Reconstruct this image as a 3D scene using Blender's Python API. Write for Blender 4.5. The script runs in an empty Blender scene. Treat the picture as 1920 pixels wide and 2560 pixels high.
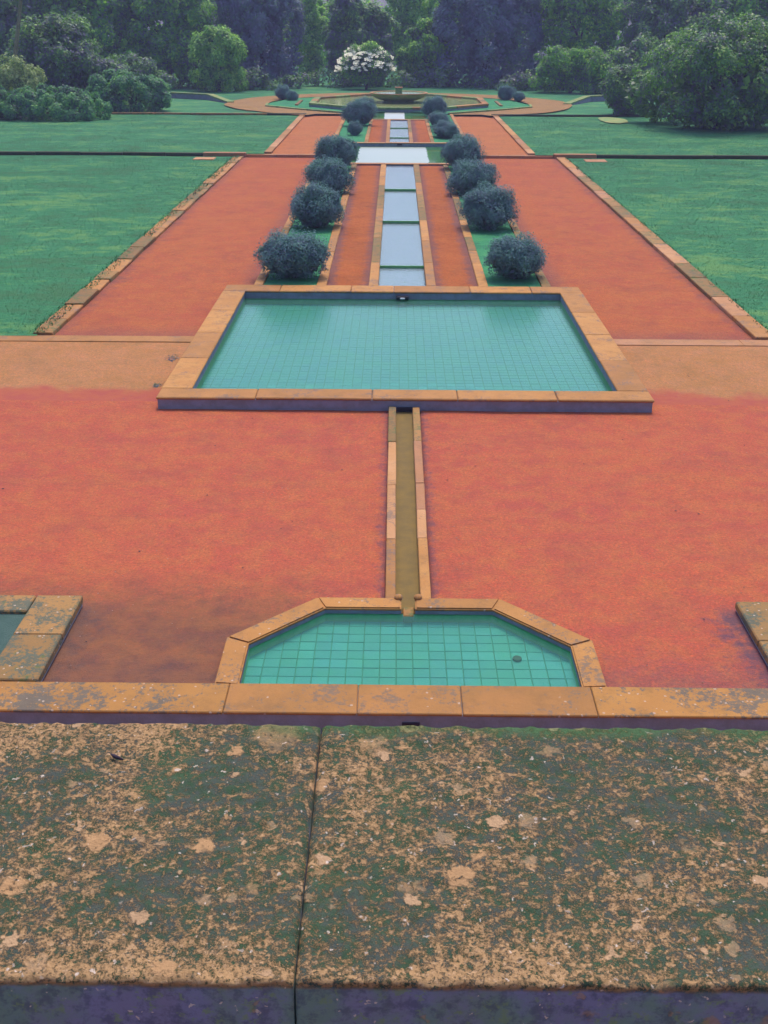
import bpy, bmesh, math, random
import numpy as np
from mathutils import Vector, Matrix, noise as mnoise

R = math.radians
scene = bpy.context.scene
C = scene.collection

# ------------------------------------------------------------------ camera
CAM_H, CAM_X = 5.5, -0.169
PITCH, YAW, ROLL = R(23.921), R(0.49), R(0.2555)
fw = Vector((-math.sin(YAW) * math.cos(PITCH), math.cos(YAW) * math.cos(PITCH), -math.sin(PITCH)))
r0 = Vector((math.cos(YAW), math.sin(YAW), 0))
u0 = r0.cross(fw)
rr = r0 * math.cos(ROLL) + u0 * math.sin(ROLL)
uu = -r0 * math.sin(ROLL) + u0 * math.cos(ROLL)
cd = bpy.data.cameras.new('camera')
cam = bpy.data.objects.new('camera', cd)
C.objects.link(cam)
cam.matrix_world = Matrix(((rr.x, uu.x, -fw.x, CAM_X), (rr.y, uu.y, -fw.y, 0), (rr.z, uu.z, -fw.z, CAM_H), (0, 0, 0, 1)))
cd.sensor_fit = 'VERTICAL'
cd.sensor_height = 24.0
cd.lens = 24.0 * 2787.16 / 2560
cd.clip_start, cd.clip_end = 0.05, 1500
scene.camera = cam

# ------------------------------------------------------------------ sky and sun (bright, softly veiled day, sun beyond the trees)
SUN_EL, SUN_AZ = 64, 8
w = bpy.data.worlds.new('World'); scene.world = w; w.use_nodes = True
nt = w.node_tree; nt.nodes.clear()
sk = nt.nodes.new('ShaderNodeTexSky'); sk.sky_type = 'NISHITA'; sk.sun_disc = False
sk.sun_elevation = R(SUN_EL); sk.sun_rotation = R(SUN_AZ); sk.air_density = 1.0; sk.dust_density = 4.0; sk.ozone_density = 8.0
bg = nt.nodes.new('ShaderNodeBackground'); bg.inputs['Strength'].default_value = 0.15
wo = nt.nodes.new('ShaderNodeOutputWorld')
nt.links.new(sk.outputs[0], bg.inputs[0]); nt.links.new(bg.outputs[0], wo.inputs[0])
sd = bpy.data.lights.new('sun', 'SUN'); sd.energy = 1.5; sd.angle = R(14); sd.color = (1.0, 0.88, 0.68)
so = bpy.data.objects.new('sun', sd); C.objects.link(so)
so.rotation_euler = (R(-(90 - SUN_EL)), 0, R(-SUN_AZ)); so.location = (0, 60, 60)
vs = scene.view_settings
scene.display_settings.display_device = 'sRGB'
vs.view_transform = 'Standard'; vs.look = 'None'; vs.gamma = 1.0; vs.use_curve_mapping = False
vs.exposure = 0.75
cy = scene.cycles
cy.use_denoising = True
cy.use_adaptive_sampling = True; cy.adaptive_threshold = .025
cy.max_bounces = 5; cy.diffuse_bounces = 3; cy.glossy_bounces = 2; cy.transparent_max_bounces = 12; cy.volume_bounces = 0
cy.caustics_reflective = False; cy.caustics_refractive = False
cy.sample_clamp_indirect = 4

# ------------------------------------------------------------------ node helper
KM = .73   # shared albedo level of ground, stone and turf
class NB:
    def __init__(s, name):
        s.m = bpy.data.materials.new(name); s.m.use_nodes = True
        s.t = s.m.node_tree; s.t.nodes.clear()
        s.out = s.t.nodes.new('ShaderNodeOutputMaterial')
        g = s.t.nodes.new('ShaderNodeNewGeometry'); s.pos = g.outputs['Position']; s.island = g.outputs['Random Per Island']
        s.rnd = s.t.nodes.new('ShaderNodeObjectInfo').outputs['Random']
        s.nrm = g.outputs['Normal']
    def n(s, typ, **kw):
        nd = s.t.nodes.new('ShaderNode' + typ)
        for k, v in kw.items():
            if hasattr(nd, k) and k not in nd.inputs: setattr(nd, k, v)
            else: s.set(nd.inputs[k], v)
        return nd
    def set(s, sock, v):
        if isinstance(v, bpy.types.NodeSocket): s.t.links.new(v, sock)
        elif isinstance(v, tuple) and len(v) == 3 and sock.type == 'RGBA': sock.default_value = (*v, 1)
        else: sock.default_value = v
    def noise(s, scale, detail=4, rough=.55, dist=0, vec=None):
        return s.n('TexNoise', Vector=vec or s.pos, Scale=scale, Detail=detail, Roughness=rough, Distortion=dist).outputs['Fac']
    def noisec(s, scale, detail=2, vec=None):
        return s.n('TexNoise', Vector=vec or s.pos, Scale=scale, Detail=detail).outputs['Color']
    def vor(s, scale, vec=None, rand=1.0, feature='F1'):
        return s.n('TexVoronoi', Vector=vec or s.pos, Scale=scale, Randomness=rand, feature=feature)
    def ramp(s, v, a, b):
        mr = s.n('MapRange', interpolation_type='SMOOTHSTEP')
        s.set(mr.inputs[0], v); s.set(mr.inputs[1], a); s.set(mr.inputs[2], b)
        return mr.outputs[0]
    def math(s, op, a, b=0.0, c=None):
        m = s.n('Math', operation=op); s.set(m.inputs[0], a); s.set(m.inputs[1], b)
        if c is not None: s.set(m.inputs[2], c)
        return m.outputs[0]
    def mix(s, f, a, b, blend='MIX'):
        m = s.n('Mix', data_type='RGBA', blend_type=blend); s.set(m.inputs[0], f); s.set(m.inputs[6], a); s.set(m.inputs[7], b)
        return m.outputs[2]
    def vmath(s, op, a, b):
        m = s.n('VectorMath', operation=op); s.set(m.inputs[0], a); s.set(m.inputs[1], b)
        return m.outputs[0]
    def xyz(s):
        o = s.n('SeparateXYZ', Vector=s.pos).outputs
        return o[0], o[1], o[2]
    def bump(s, h, strength, dist):
        return s.n('Bump', Height=h, Strength=strength, Distance=dist).outputs[0]
    def pbr(s, col, rough=.85, spec=.3, normal=None, **kw):
        p = s.n('BsdfPrincipled')
        s.set(p.inputs['Base Color'], col); s.set(p.inputs['Roughness'], rough); s.set(p.inputs['Specular IOR Level'], spec)
        if normal is not None: s.set(p.inputs['Normal'], normal)
        for k, v in kw.items(): s.set(p.inputs[k], v)
        return p.outputs[0]
    def k(s, col, k): return s.mix(1.0, col, (k, k, k), 'MULTIPLY')
    def done(s, sh):
        s.t.links.new(sh, s.out.inputs['Surface']); return s.m

RED1, RED2, RED3 = (.50, .130, .066), (.46, .106, .074), (.54, .192, .068)

def mat_gravel(name, c1, c2, c3, layer=None, grain=1.0):
    b = NB(name)
    big = b.ramp(b.noise(.45, 5, .6), .35, .68)
    mid = b.ramp(b.noise(3.2, 6, .65), .38, .66)
    fine = b.ramp(b.noise(32, 5, .8), .36, .66)
    col = b.mix(b.math('MULTIPLY', big, .8), c1, c2)
    col = b.mix(b.math('MULTIPLY', mid, .55), col, c3)
    col = b.mix(b.math('MULTIPLY', b.math('SUBTRACT', fine, .3), .95), col, (.98, .60, .46), 'OVERLAY')
    col = b.mix(b.math('MULTIPLY', b.ramp(b.noise(27, 7, .85), .50, .64), .5), col, tuple(x * .55 for x in c2))
    col = b.mix(b.math('MULTIPLY', b.ramp(b.noise(1.3, 8, .78), .46, .70), .42), col, tuple(x * q for x, q in zip(c2, (.62, .72, .95))))
    col = b.mix(b.math('MULTIPLY', b.ramp(b.noise(11, 8, .8), .50, .64), .42), col, tuple(x * q for x, q in zip(c1, (.6, .7, .8))))
    v = b.vor(85)
    cellr = b.n('SeparateColor', Color=v.outputs['Color']).outputs[0]
    col = b.mix(b.math('MULTIPLY', b.ramp(cellr, .55, 1.0), .3), col, tuple(x * .45 for x in c1))
    if layer:
        col = layer(b, col)
    h = b.math('ADD', b.math('MULTIPLY', b.noise(160, 2), .4), b.math('MULTIPLY', v.outputs['Distance'], .6))
    h = b.math('ADD', h, b.math('MULTIPLY', b.noise(6, 4), 3.0))
    return b.done(b.pbr(b.k(col, KM), .95, .15, b.bump(h, .6 * grain, .014)))

def sand_blend(b, col):
    x, y, z = b.xyz()
    d = b.math('ADD', y, b.math('MULTIPLY', b.math('SUBTRACT', b.noise(1.1, 6, .68), .5), 1.5))
    red = b.mix(b.ramp(b.noise(3.2, 6, .65), .38, .66), RED1, RED2)
    col = b.mix(b.math('MULTIPLY', b.ramp(b.noise(2.1, 5, .6), .55, .72), .4), col, (.27, .16, .075))
    return b.mix(b.ramp(d, 17.35, 16.95), col, red)

def strip_edge_tone(b, col):  # purplish darker tone towards the kerbs on both sides
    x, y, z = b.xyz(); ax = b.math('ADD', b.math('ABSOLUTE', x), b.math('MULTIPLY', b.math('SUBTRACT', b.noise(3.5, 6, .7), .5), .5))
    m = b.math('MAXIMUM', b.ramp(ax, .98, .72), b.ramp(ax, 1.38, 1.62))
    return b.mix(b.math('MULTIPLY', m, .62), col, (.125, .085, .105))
def path_edge_tone(b, col):  # purplish darker tone along borders, beds and the near end
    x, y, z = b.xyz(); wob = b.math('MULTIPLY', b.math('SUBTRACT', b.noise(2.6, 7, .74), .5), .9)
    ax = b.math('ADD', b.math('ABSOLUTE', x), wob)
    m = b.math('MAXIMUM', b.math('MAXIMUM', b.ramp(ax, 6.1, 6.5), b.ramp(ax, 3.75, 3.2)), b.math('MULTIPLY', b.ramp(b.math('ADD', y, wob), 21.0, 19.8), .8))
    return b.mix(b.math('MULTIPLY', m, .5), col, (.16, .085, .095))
def court_shade_stain(b, col):
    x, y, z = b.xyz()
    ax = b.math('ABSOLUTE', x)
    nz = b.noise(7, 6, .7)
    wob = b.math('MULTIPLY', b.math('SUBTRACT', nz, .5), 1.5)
    # planters' shadow put into the colour; same purple-dark tone by channel and wall
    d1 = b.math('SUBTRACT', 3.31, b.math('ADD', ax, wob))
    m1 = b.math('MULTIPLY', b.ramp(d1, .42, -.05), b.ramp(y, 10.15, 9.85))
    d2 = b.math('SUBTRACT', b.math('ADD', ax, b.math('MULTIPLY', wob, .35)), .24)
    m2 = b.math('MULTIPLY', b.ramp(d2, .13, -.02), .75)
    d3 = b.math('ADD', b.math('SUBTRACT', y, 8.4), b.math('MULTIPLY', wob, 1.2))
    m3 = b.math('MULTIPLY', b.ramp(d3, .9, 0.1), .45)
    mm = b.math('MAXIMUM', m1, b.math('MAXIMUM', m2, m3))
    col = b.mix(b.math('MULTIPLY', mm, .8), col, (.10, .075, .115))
    # brown algae patch between planter and basin
    bx = b.math('ADD', x, b.math('MULTIPLY', wob, .8))
    m4 = b.math('MULTIPLY', b.ramp(bx, -.6, -1.5), b.ramp(b.math('ADD', y, wob), 11.0, 9.6))
    return b.mix(b.math('MULTIPLY', m4, .75), col, b.mix(b.ramp(b.noise(2.4, 6, .7), .4, .65), (.25, .115, .055), (.12, .075, .06)))

def mat_stone(name, c1, c2, lichen=.0, lcol=(.10, .085, .10), spots=.0, moss=0.0, rough=.85):
    b = NB(name)
    big = b.ramp(b.noise(2.2, 5, .6), .3, .7)
    fine = b.noise(70, 4, .7)
    col = b.mix(big, c1, c2)
    col = b.mix(.28, col, b.n('CombineColor', Red=b.rnd, Green=b.math('MULTIPLY', b.rnd, .8), Blue=b.math('MULTIPLY', b.rnd, .62)).outputs[0], 'OVERLAY')
    col = b.mix(b.math('MULTIPLY', fine, .35), col, tuple(x * .55 for x in c1))
    col = b.mix(b.math('MULTIPLY', b.ramp(b.noise(4.2, 8, .74), .48, .68), .5), col, tuple(x * q for x, q in zip(c2, (.5, .56, .75))))
    if lichen > 0:
        n1 = b.noise(24, 9, .76, .3)
        n2 = b.noise(2.6, 4, .6)
        s = b.math('ADD', n1, b.math('MULTIPLY', b.math('SUBTRACT', n2, .5), .8))
        m = b.ramp(s, .61 - .2 * lichen, .70 - .2 * lichen)
        lc = b.mix(b.noise(8, 3), lcol, tuple(x * 1.6 for x in lcol))
        col = b.mix(b.math('MULTIPLY', m, .85), col, lc)
    if moss > 0:
        m = b.ramp(b.noise(5, 6, .65), .66 - .25 * moss, .74 - .25 * moss)
        col = b.mix(b.math('MULTIPLY', m, .7), col, (.11, .16, .05))
    if spots > 0:
        v = b.vor(26, b.vmath('ADD', b.pos, b.n('VectorMath', operation='SCALE', Vector=b.noisec(40), Scale=.02).outputs[0]))
        cr = b.n('SeparateColor', Color=v.outputs['Color']).outputs[0]
        m = b.math('MULTIPLY', b.ramp(v.outputs['Distance'], .34, .26), b.ramp(cr, 1 - spots, 1.02 - spots))
        col = b.mix(b.math('MULTIPLY', m, .8), col, (.62, .46, .36))
    h = b.math('ADD', b.math('MULTIPLY', fine, .5), b.noise(14, 6, .7))
    return b.done(b.pbr(b.k(col, KM * 1.03), rough, .25, b.bump(h, .45, .012)))

def mat_lichen_slab(name):
    b = NB(name)
    x, y, z = b.xyz()
    warp = b.n('VectorMath', operation='SCALE', Vector=b.vmath('SUBTRACT', b.noisec(70, 5), (.5, .5, .5)), Scale=.030).outputs[0]
    p = b.vmath('ADD', b.pos, warp)
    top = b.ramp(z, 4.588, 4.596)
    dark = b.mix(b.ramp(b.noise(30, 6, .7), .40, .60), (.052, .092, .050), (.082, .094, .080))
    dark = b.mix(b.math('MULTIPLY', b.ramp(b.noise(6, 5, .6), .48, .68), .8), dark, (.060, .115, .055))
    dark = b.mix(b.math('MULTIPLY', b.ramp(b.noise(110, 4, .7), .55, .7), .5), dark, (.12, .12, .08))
    face = b.mix(b.ramp(b.noise(9, 6, .65), .42, .62), (.26, .25, .39), (.21, .30, .25))  # ledge front: the violet of its shaded side is put into the colour
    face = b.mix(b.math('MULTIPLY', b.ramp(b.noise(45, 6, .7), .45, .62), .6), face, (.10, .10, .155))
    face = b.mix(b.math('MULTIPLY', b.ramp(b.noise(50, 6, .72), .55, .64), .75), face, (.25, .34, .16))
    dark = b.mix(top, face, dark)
    tan = b.mix(b.noise(30, 4), (.53, .305, .14), (.45, .265, .13))
    tan = b.mix(b.math('MULTIPLY', b.ramp(b.noise(170, 3, .7), .5, .75), .55), tan, (.68, .44, .28))
    tan = b.mix(b.math('MULTIPLY', b.ramp(b.noise(24, 5, .7), .52, .7), .45), tan, (.30, .17, .075))
    cover = b.math('MULTIPLY', b.math('SUBTRACT', b.noise(6.5, 4, .6), .5), .30)
    edge = b.math('MULTIPLY', b.ramp(b.math('ADD', y, b.math('MULTIPLY', b.math('SUBTRACT', b.noise(22, 5), .5), .05)), .875, .852), .05)
    farl = b.math('MULTIPLY', b.math('MULTIPLY', b.ramp(y, 1.18, 1.28), b.ramp(x, -.35, -.5)), .05)
    cov = b.math('ADD', b.math('ADD', cover, .014), b.math('ADD', edge, farl))
    n1 = b.math('ADD', b.noise(82, 10, .78), cov)
    m1 = b.ramp(n1, .50, .585)
    n2 = b.math('ADD', b.noise(185, 6, .78), b.math('MULTIPLY', cov, .8))
    m2 = b.ramp(n2, .54, .61)
    m1 = b.math('MAXIMUM', b.math('MULTIPLY', m1, b.math('ADD', .1, b.math('MULTIPLY', b.ramp(b.noise(190, 5, .75), .40, .50), .9))), m2)
    m1 = b.math('MULTIPLY', m1, top)
    col = b.mix(m1, dark, tan)
    h = b.math('MULTIPLY', m1, .6)
    for sc, sel, rad, cc in ((16, .42, .27, (.58, .33, .16)), (7, .66, .19, (.52, .30, .135)), (30, .55, .28, (.62, .38, .21))):
        v = b.vor(sc, p)
        cr = b.n('SeparateColor', Color=v.outputs['Color']).outputs
        rd = b.math('MULTIPLY', b.math('ADD', b.math('MULTIPLY', cr[1], cr[1]), .4), rad)
        m = b.math('MULTIPLY', b.ramp(b.math('SUBTRACT', v.outputs['Distance'], rd), .05, -.06), b.ramp(cr[0], sel, sel + .02))
        m = b.math('MULTIPLY', m, b.ramp(b.math('ADD', b.noise(95, 6, .75), b.math('MULTIPLY', m, .12)), .46, .55))
        m = b.math('MULTIPLY', m, b.math('ADD', b.math('MULTIPLY', top, .5), b.math('MULTIPLY', b.ramp(cr[2], .5, .55), .6)))
        col = b.mix(b.math('MULTIPLY', m, .92), col, b.mix(b.noise(80, 5, .7), cc, tuple(q * .68 for q in cc)))
        h = b.math('MAXIMUM', h, m)
    v = b.vor(150, p)
    cr = b.n('SeparateColor', Color=v.outputs['Color']).outputs
    m = b.math('MULTIPLY', b.ramp(v.outputs['Distance'], .40, .25), b.ramp(b.math('ADD', cr[0], b.math('MULTIPLY', cov, .15)), .955, .97))
    col = b.mix(b.math('MULTIPLY', m, .85), col, (.76, .60, .48))
    gm = b.math('MULTIPLY', b.ramp(b.math('ADD', y, b.math('MULTIPLY', b.math('SUBTRACT', b.noise(14, 5), .5), .06)), 1.262, 1.292), .7)
    col = b.mix(b.math('MULTIPLY', gm, b.ramp(x, -.5, -.2)), col, (.085, .17, .065))
    h = b.math('ADD', h, b.math('MULTIPLY', b.noise(220, 5, .75), .9))
    return b.done(b.pbr(b.k(col, .86), .95, .1, b.bump(h, .8, .004)))

def mat_plain(name, col, rough=.8, var=.3, scale=8, bump=.3, col2=None, spec=.3, dist=.01, k=KM):
    b = NB(name)
    c2 = col2 or tuple(x * (1 - var) for x in col)
    cc = b.mix(b.ramp(b.noise(scale, 6, .65), .3, .7), col, c2)
    cc = b.mix(b.math('MULTIPLY', b.math('SUBTRACT', b.rnd, .5), var), cc, (1, 1, 1), 'SOFT_LIGHT')
    return b.done(b.pbr(b.k(cc, k), rough, spec, b.bump(b.noise(scale * 6, 5, .7), bump, dist)))

def mat_leaf(name, cols, trans=.25, rough=.55, vary=.6, tc=(1.05, 1.25, .55)):
    b = NB(name)
    r = b.island
    n = b.noise(vary, 3, .6)
    f = b.math('ADD', b.math('MULTIPLY', r, .55), b.math('MULTIPLY', b.math('SUBTRACT', n, .28), 1.0))
    col = b.mix(b.ramp(f, .2, .55), cols[0], cols[1])
    col = b.mix(b.ramp(f, .62, .95), col, cols[2])
    d = b.pbr(col, rough, .22)
    t = b.n('BsdfTranslucent', Color=b.mix(1.0, col, tc, 'MULTIPLY')).outputs[0]
    mx = b.n('MixShader', Fac=trans); b.set(mx.inputs[1], d); b.set(mx.inputs[2], t)
    return b.done(mx.outputs[0])

def mat_lawn(name, cols, vary=.55):
    b = NB(name)
    x, y, z = b.xyz()
    st = b.n('CombineXYZ', X=b.math('MULTIPLY', x, .6), Y=y, Z=z).outputs[0]
    n = b.noise(vary, 5, .6, 0, st)
    n2 = b.noise(3.0, 7, .75, 0, st)
    f = b.math('ADD', b.math('MULTIPLY', n, .5), b.math('MULTIPLY', n2, .5))
    col = b.mix(b.ramp(f, .40, .52), cols[0], cols[1])
    col = b.mix(b.math('MULTIPLY', b.ramp(f, .495, .60), .85), col, cols[2])
    col = b.mix(b.math('MULTIPLY', b.ramp(b.noise(26, 6, .8), .40, .62), .35), col, tuple(q * .45 for q in cols[1]))
    col = b.mix(b.math('MULTIPLY', b.island, .18), col, tuple(q * .6 for q in cols[1]))
    return b.done(b.pbr(b.k(col, .80), .9, .1, b.bump(b.noise(40, 4, .7), .6, .03)))

def mat_water(name, tint=(.9, 1, .97), rough=.03, ripple=.05, rscale=8, flow=None, body=None, body_f=0.0, ior=1.33, gloss=(1, 1, 1)):
    """clear water: Fresnel reflection over a view of the bed; `body` adds a milky algae tone; flow=(x0, x1) is a rippled strip"""
    b = NB(name)
    hgt = b.noise(rscale, 3, .6)
    nm = b.bump(hgt, ripple, .02)
    rg = rough
    if flow:
        x, y, z = b.xyz()
        wob = b.math('MULTIPLY', b.math('SUBTRACT', b.noise(2.5, 4), .5), .25)
        xx = b.math('ADD', x, wob)
        f = b.math('MULTIPLY', b.ramp(xx, flow[0], flow[0] + .06), b.ramp(xx, flow[1] + .06, flow[1]))
        rg = b.math('ADD', b.math('MULTIPLY', f, .27), rough)
    tr = b.n('BsdfTransparent', Color=tint).outputs[0]
    if body:
        df = b.n('BsdfDiffuse', Color=body).outputs[0]
        m0 = b.n('MixShader', Fac=body_f); b.set(m0.inputs[1], tr); b.set(m0.inputs[2], df); tr = m0.outputs[0]
    gl = b.n('BsdfGlossy', Color=gloss, Roughness=rg, Normal=nm).outputs[0]
    fr = b.n('Fresnel', IOR=ior, Normal=nm).outputs[0]
    mx = b.n('MixShader', Fac=fr); b.set(mx.inputs[1], tr); b.set(mx.inputs[2], gl)
    return b.done(mx.outputs[0])

M = {
 'gravel_court': mat_gravel('red_gravel', RED1, RED2, RED3, court_shade_stain),
 'gravel_path': mat_gravel('orange_gravel', (.47, .138, .052), (.42, .106, .058), (.50, .178, .056), path_edge_tone),
 'gravel_upper': mat_gravel('upper_orange_gravel', (.50, .185, .062), (.46, .155, .060), (.53, .215, .072)),
 'gravel_ring': mat_gravel('ring_gravel', (.38, .24, .095), (.34, .20, .075), (.42, .26, .11)),
 'gravel_strip': mat_gravel('brown_gravel', (.44, .128, .034), (.34, .098, .034), (.50, .165, .045), strip_edge_tone),
 'sand': mat_gravel('pale_sand', (.48, .235, .095), (.41, .20, .065), (.53, .25, .125), sand_blend, .7),
 'stone': mat_stone('tan_stone', (.62, .30, .095), (.52, .24, .072), .28, (.20, .125, .09)),
 'stone_lichen': mat_stone('tan_stone_lichened', (.58, .28, .075), (.50, .235, .065), .5, (.105, .10, .085), .12),
 'stone_lichen2': mat_stone('rim_stone_worn', (.60, .285, .085), (.50, .235, .07), .34, (.17, .12, .085), .04),
 'stone_rim': mat_stone('planter_rim_stone', (.50, .26, .085), (.42, .24, .085), .62, (.075, .10, .075), .12, .25),
 'stone_pale': mat_stone('pale_pink_stone', (.66, .335, .165), (.58, .28, .11), .2, (.22, .14, .10)),
 'stone_moss': mat_stone('mossy_stone', (.44, .22, .075), (.34, .21, .07), .3, (.09, .10, .06), 0, .5),
 'stone_olive': mat_stone('old_olive_stone', (.38, .40, .13), (.26, .40, .13), .25, (.15, .25, .11), .1, .5),
 'wall_shade': mat_plain('violet_shade_wall', (.255, .25, .315), .9, .3, 6, .4, (.20, .19, .215), k=1.0),  # violet shade of the upright faces under the copings, put into the colour
 'wall_algae': mat_plain('algae_wall', (.22, .50, .14), .7, .3, 9, .2, (.17, .40, .13), k=.9),
 'tile': mat_plain('teal_tile', (.045, .325, .225), .4, .6, 1.6, .05, (.045, .29, .285)),
 'grout': mat_plain('green_grout', (.07, .29, .15), .9, .3, 20, .1),
 'floor_olive': mat_plain('channel_silt', (.25, .155, .040), .95, .3, 6, .3, (.19, .125, .042)),
 'black': mat_plain('black_metal', (.02, .018, .03), .4, .2, 20, .1),
 'white': mat_plain('white_plastic', (.75, .72, .74), .4, .1, 20, .05),
 'soil': mat_plain('dark_soil', (.05, .065, .05), .95, .4, 6, .6, dist=.05),
 'bare': mat_plain('bare_sandy_earth', (.46, .40, .14), .95, .3, 2, .5, (.16, .36, .12)),
 'planter_moss': mat_plain('planter_moss', (.055, .105, .085), .95, .4, 9, .8, (.07, .12, .10), dist=.03, k=1),
 'bark': mat_plain('bark', (.10, .075, .07), .95, .4, 9, .8, dist=.03),
 'bark_pale': mat_plain('pale_bark', (.36, .30, .14), .9, .4, 5, .6, dist=.03),
 'algae_bed': mat_plain('algae_bed', (.09, .27, .085), .8, .3, 6, .2, (.10, .22, .07)),
 'slab': mat_lichen_slab('lichen_slab'),
 'riser': mat_plain('dark_mossy_riser', (.05, .062, .03), .95, .4, 7, .6, (.08, .075, .035)),
 'lawn': mat_lawn('lawn_turf', [(.072, .19, .078), (.056, .255, .112), (.19, .37, .11)]),
 'bedturf': mat_lawn('bed_turf', [(.055, .22, .110), (.062, .31, .135), (.10, .36, .125)], 1.5),
 'water_clear': mat_water('clear_water', (.80, .99, .92), .22, .12, 5, None, (.07, .42, .32), .14, 1.17),
 'water_cascade': mat_water('flowing_water', (.8, .97, .93), .20, .9, 9, None, (.30, .40, .44), .5, 1.33, (1, .93, .97)),
 'water_flow': mat_water('pool_water_with_current', (.8, .95, .85), .04, .05, 8, (-1.75, 1.12), (.09, .30, .085), .6, 1.33, (1, .90, .96)),
 'water_flow2': mat_water('far_pool_water_with_current', (.8, .95, .85), .04, .05, 8, (-.85, .3), (.09, .30, .085), .6, 1.33, (1, .90, .96)),
 'box': mat_leaf('box_leaves', [(.145, .185, .255), (.135, .255, .245), (.155, .32, .205)], .35, .8, 2.2, (.95, 1.12, .95)),
 'dark': mat_leaf('dark_evergreen_leaves', [(.155, .150, .225), (.135, .26, .080), (.36, .58, .11)], .40, .45, .5),
 'cyp': mat_leaf('cypress_sprays', [(.215, .205, .335), (.185, .235, .27), (.19, .38, .17)], .3, .6, .5),
 'mid': mat_leaf('mid_green_leaves', [(.15, .160, .18), (.19, .42, .060), (.56, .76, .10)], .47, .45, .6),
 'camellia': mat_leaf('camellia_leaves', [(.145, .140, .205), (.14, .29, .075), (.42, .60, .11)], .42, .42, .55),
 'lit': mat_leaf('fresh_green_leaves', [(.13, .26, .08), (.30, .54, .10), (.70, .76, .22)], .5, .45, .8),
 'hedge': mat_leaf('hedge_leaves', [(.085, .135, .13), (.125, .33, .115), (.34, .58, .14)], .40, .5, .7),
 'cream': mat_leaf('cream_edged_leaves', [(.22, .30, .10), (.52, .56, .20), (.85, .76, .38)], .4, .5, 1.2),
 'petal': mat_plain('cream_petals', (.85, .78, .52), .6, .15, 20, .1, k=1),
 'blade': mat_lawn('grass_blades', [(.078, .21, .088), (.062, .29, .128), (.205, .40, .12)]),
 'litter': mat_plain('dead_leaf', (.06, .04, .06), .9, .4, 30, .2),
 'pebble': mat_plain('pale_pebble', (.55, .33, .25), .9, .6, 40, .2),
}

# ------------------------------------------------------------------ object helpers
WL = {}
def put(o, name, parent=None, label=None, cat=None, group=None, kind=None):
    C.objects.link(o)
    if parent is not None:
        o.parent = parent
        WL[o.name] = WL[parent.name] + Vector(o.location)
    else: WL[o.name] = Vector(o.location)
    if label: o['label'] = label
    if cat: o['category'] = cat
    if group: o['group'] = group
    if kind: o['kind'] = kind
    return o
def thing(name, label, cat, loc, group=None):
    o = bpy.data.objects.new(name, None); o.location = loc; o.empty_display_size = .2
    return put(o, name, None, label, cat, group)
def mesh_of(name, verts, faces, m, smooth=False):
    me = bpy.data.meshes.new(name); me.from_pydata([tuple(v) for v in verts], [], faces); me.update()
    me.materials.append(M[m] if isinstance(m, str) else m)
    if smooth: me.shade_smooth()
    return me
def obj(name, verts, faces, m, parent=None, smooth=False, origin=None, **kw):
    """verts in world space"""
    if parent is not None: org = WL[parent.name]
    else: org = Vector(origin) if origin else Vector((0, 0, 0))
    vv = [(v[0] - org.x, v[1] - org.y, v[2] - org.z) for v in verts]
    o = bpy.data.objects.new(name, mesh_of(name, vv, faces, m, smooth))
    if parent is None: o.location = org
    return put(o, name, parent, **kw)
def bm_obj(name, bm, m, parent=None, smooth=False, **kw):
    vs_ = [v.co.copy() for v in bm.verts]; bm.verts.index_update()
    fs = [[v.index for v in f.verts] for f in bm.faces]; bm.free()
    return obj(name, vs_, fs, m, parent, smooth, **kw)
rng = random.Random(7)
def prism_bm(poly, z0, z1, bevel=.012, zf=None, jit=0.0):
    bm = bmesh.new()
    n = len(poly)
    lo = [bm.verts.new((x, y, z0)) for x, y in poly]; hi = [bm.verts.new((x, y, z1)) for x, y in poly]
    bm.faces.new(hi); bm.faces.new(lo[::-1])
    for i in range(n): bm.faces.new((lo[i], lo[(i + 1) % n], hi[(i + 1) % n], hi[i]))
    if jit:
        dz = rng.uniform(-jit, jit)
        for v in bm.verts: v.co += Vector((rng.uniform(-jit, jit), rng.uniform(-jit, jit), dz + rng.uniform(-jit, jit) * .4))
    if bevel: bmesh.ops.bevel(bm, geom=[e for e in bm.edges], offset=bevel, segments=1, affect='EDGES')
    bmesh.ops.recalc_face_normals(bm, faces=bm.faces)
    if zf:
        for v in bm.verts: v.co.z += zf(v.co.y)
    return bm
def rect(x0, x1, y0, y1): return [(x0, y0), (x1, y0), (x1, y1), (x0, y1)]
def stone(name, poly, z0, z1, m, parent, bevel=.012, zf=None, jit=.004, **kw):
    return bm_obj(name, prism_bm(poly, z0, z1, bevel, zf, jit), m, parent, **kw)
def row_y(parent, name, x0, x1, y0, y1, z0, z1, ln, m, zf=None, gap=.012, jit=.006, bevel=.012):
    """a row of stones running away from the viewer"""
    y = y0
    while y < y1 - .05:
        l = min(ln * rng.uniform(.75, 1.3), y1 - y)
        if y1 - (y + l) < ln * .35: l = y1 - y
        mm = m if isinstance(m, str) else rng.choice(m)
        stone(name, rect(x0, x1, y, y + l - gap), z0, z1, mm, parent, bevel, zf, jit)
        y += l
def row_x(parent, name, x0, x1, y0, y1, z0, z1, ln, m, gap=.012, jit=.005, bevel=.012):
    x = x0
    while x < x1 - .05:
        l = min(ln * rng.uniform(.8, 1.25), x1 - x)
        if x1 - (x + l) < ln * .35: l = x1 - x
        mm = m if isinstance(m, str) else rng.choice(m)
        stone(name, rect(x, x + l - gap, y0, y1), z0, z1, mm, parent, bevel, None, jit)
        x += l
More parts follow.
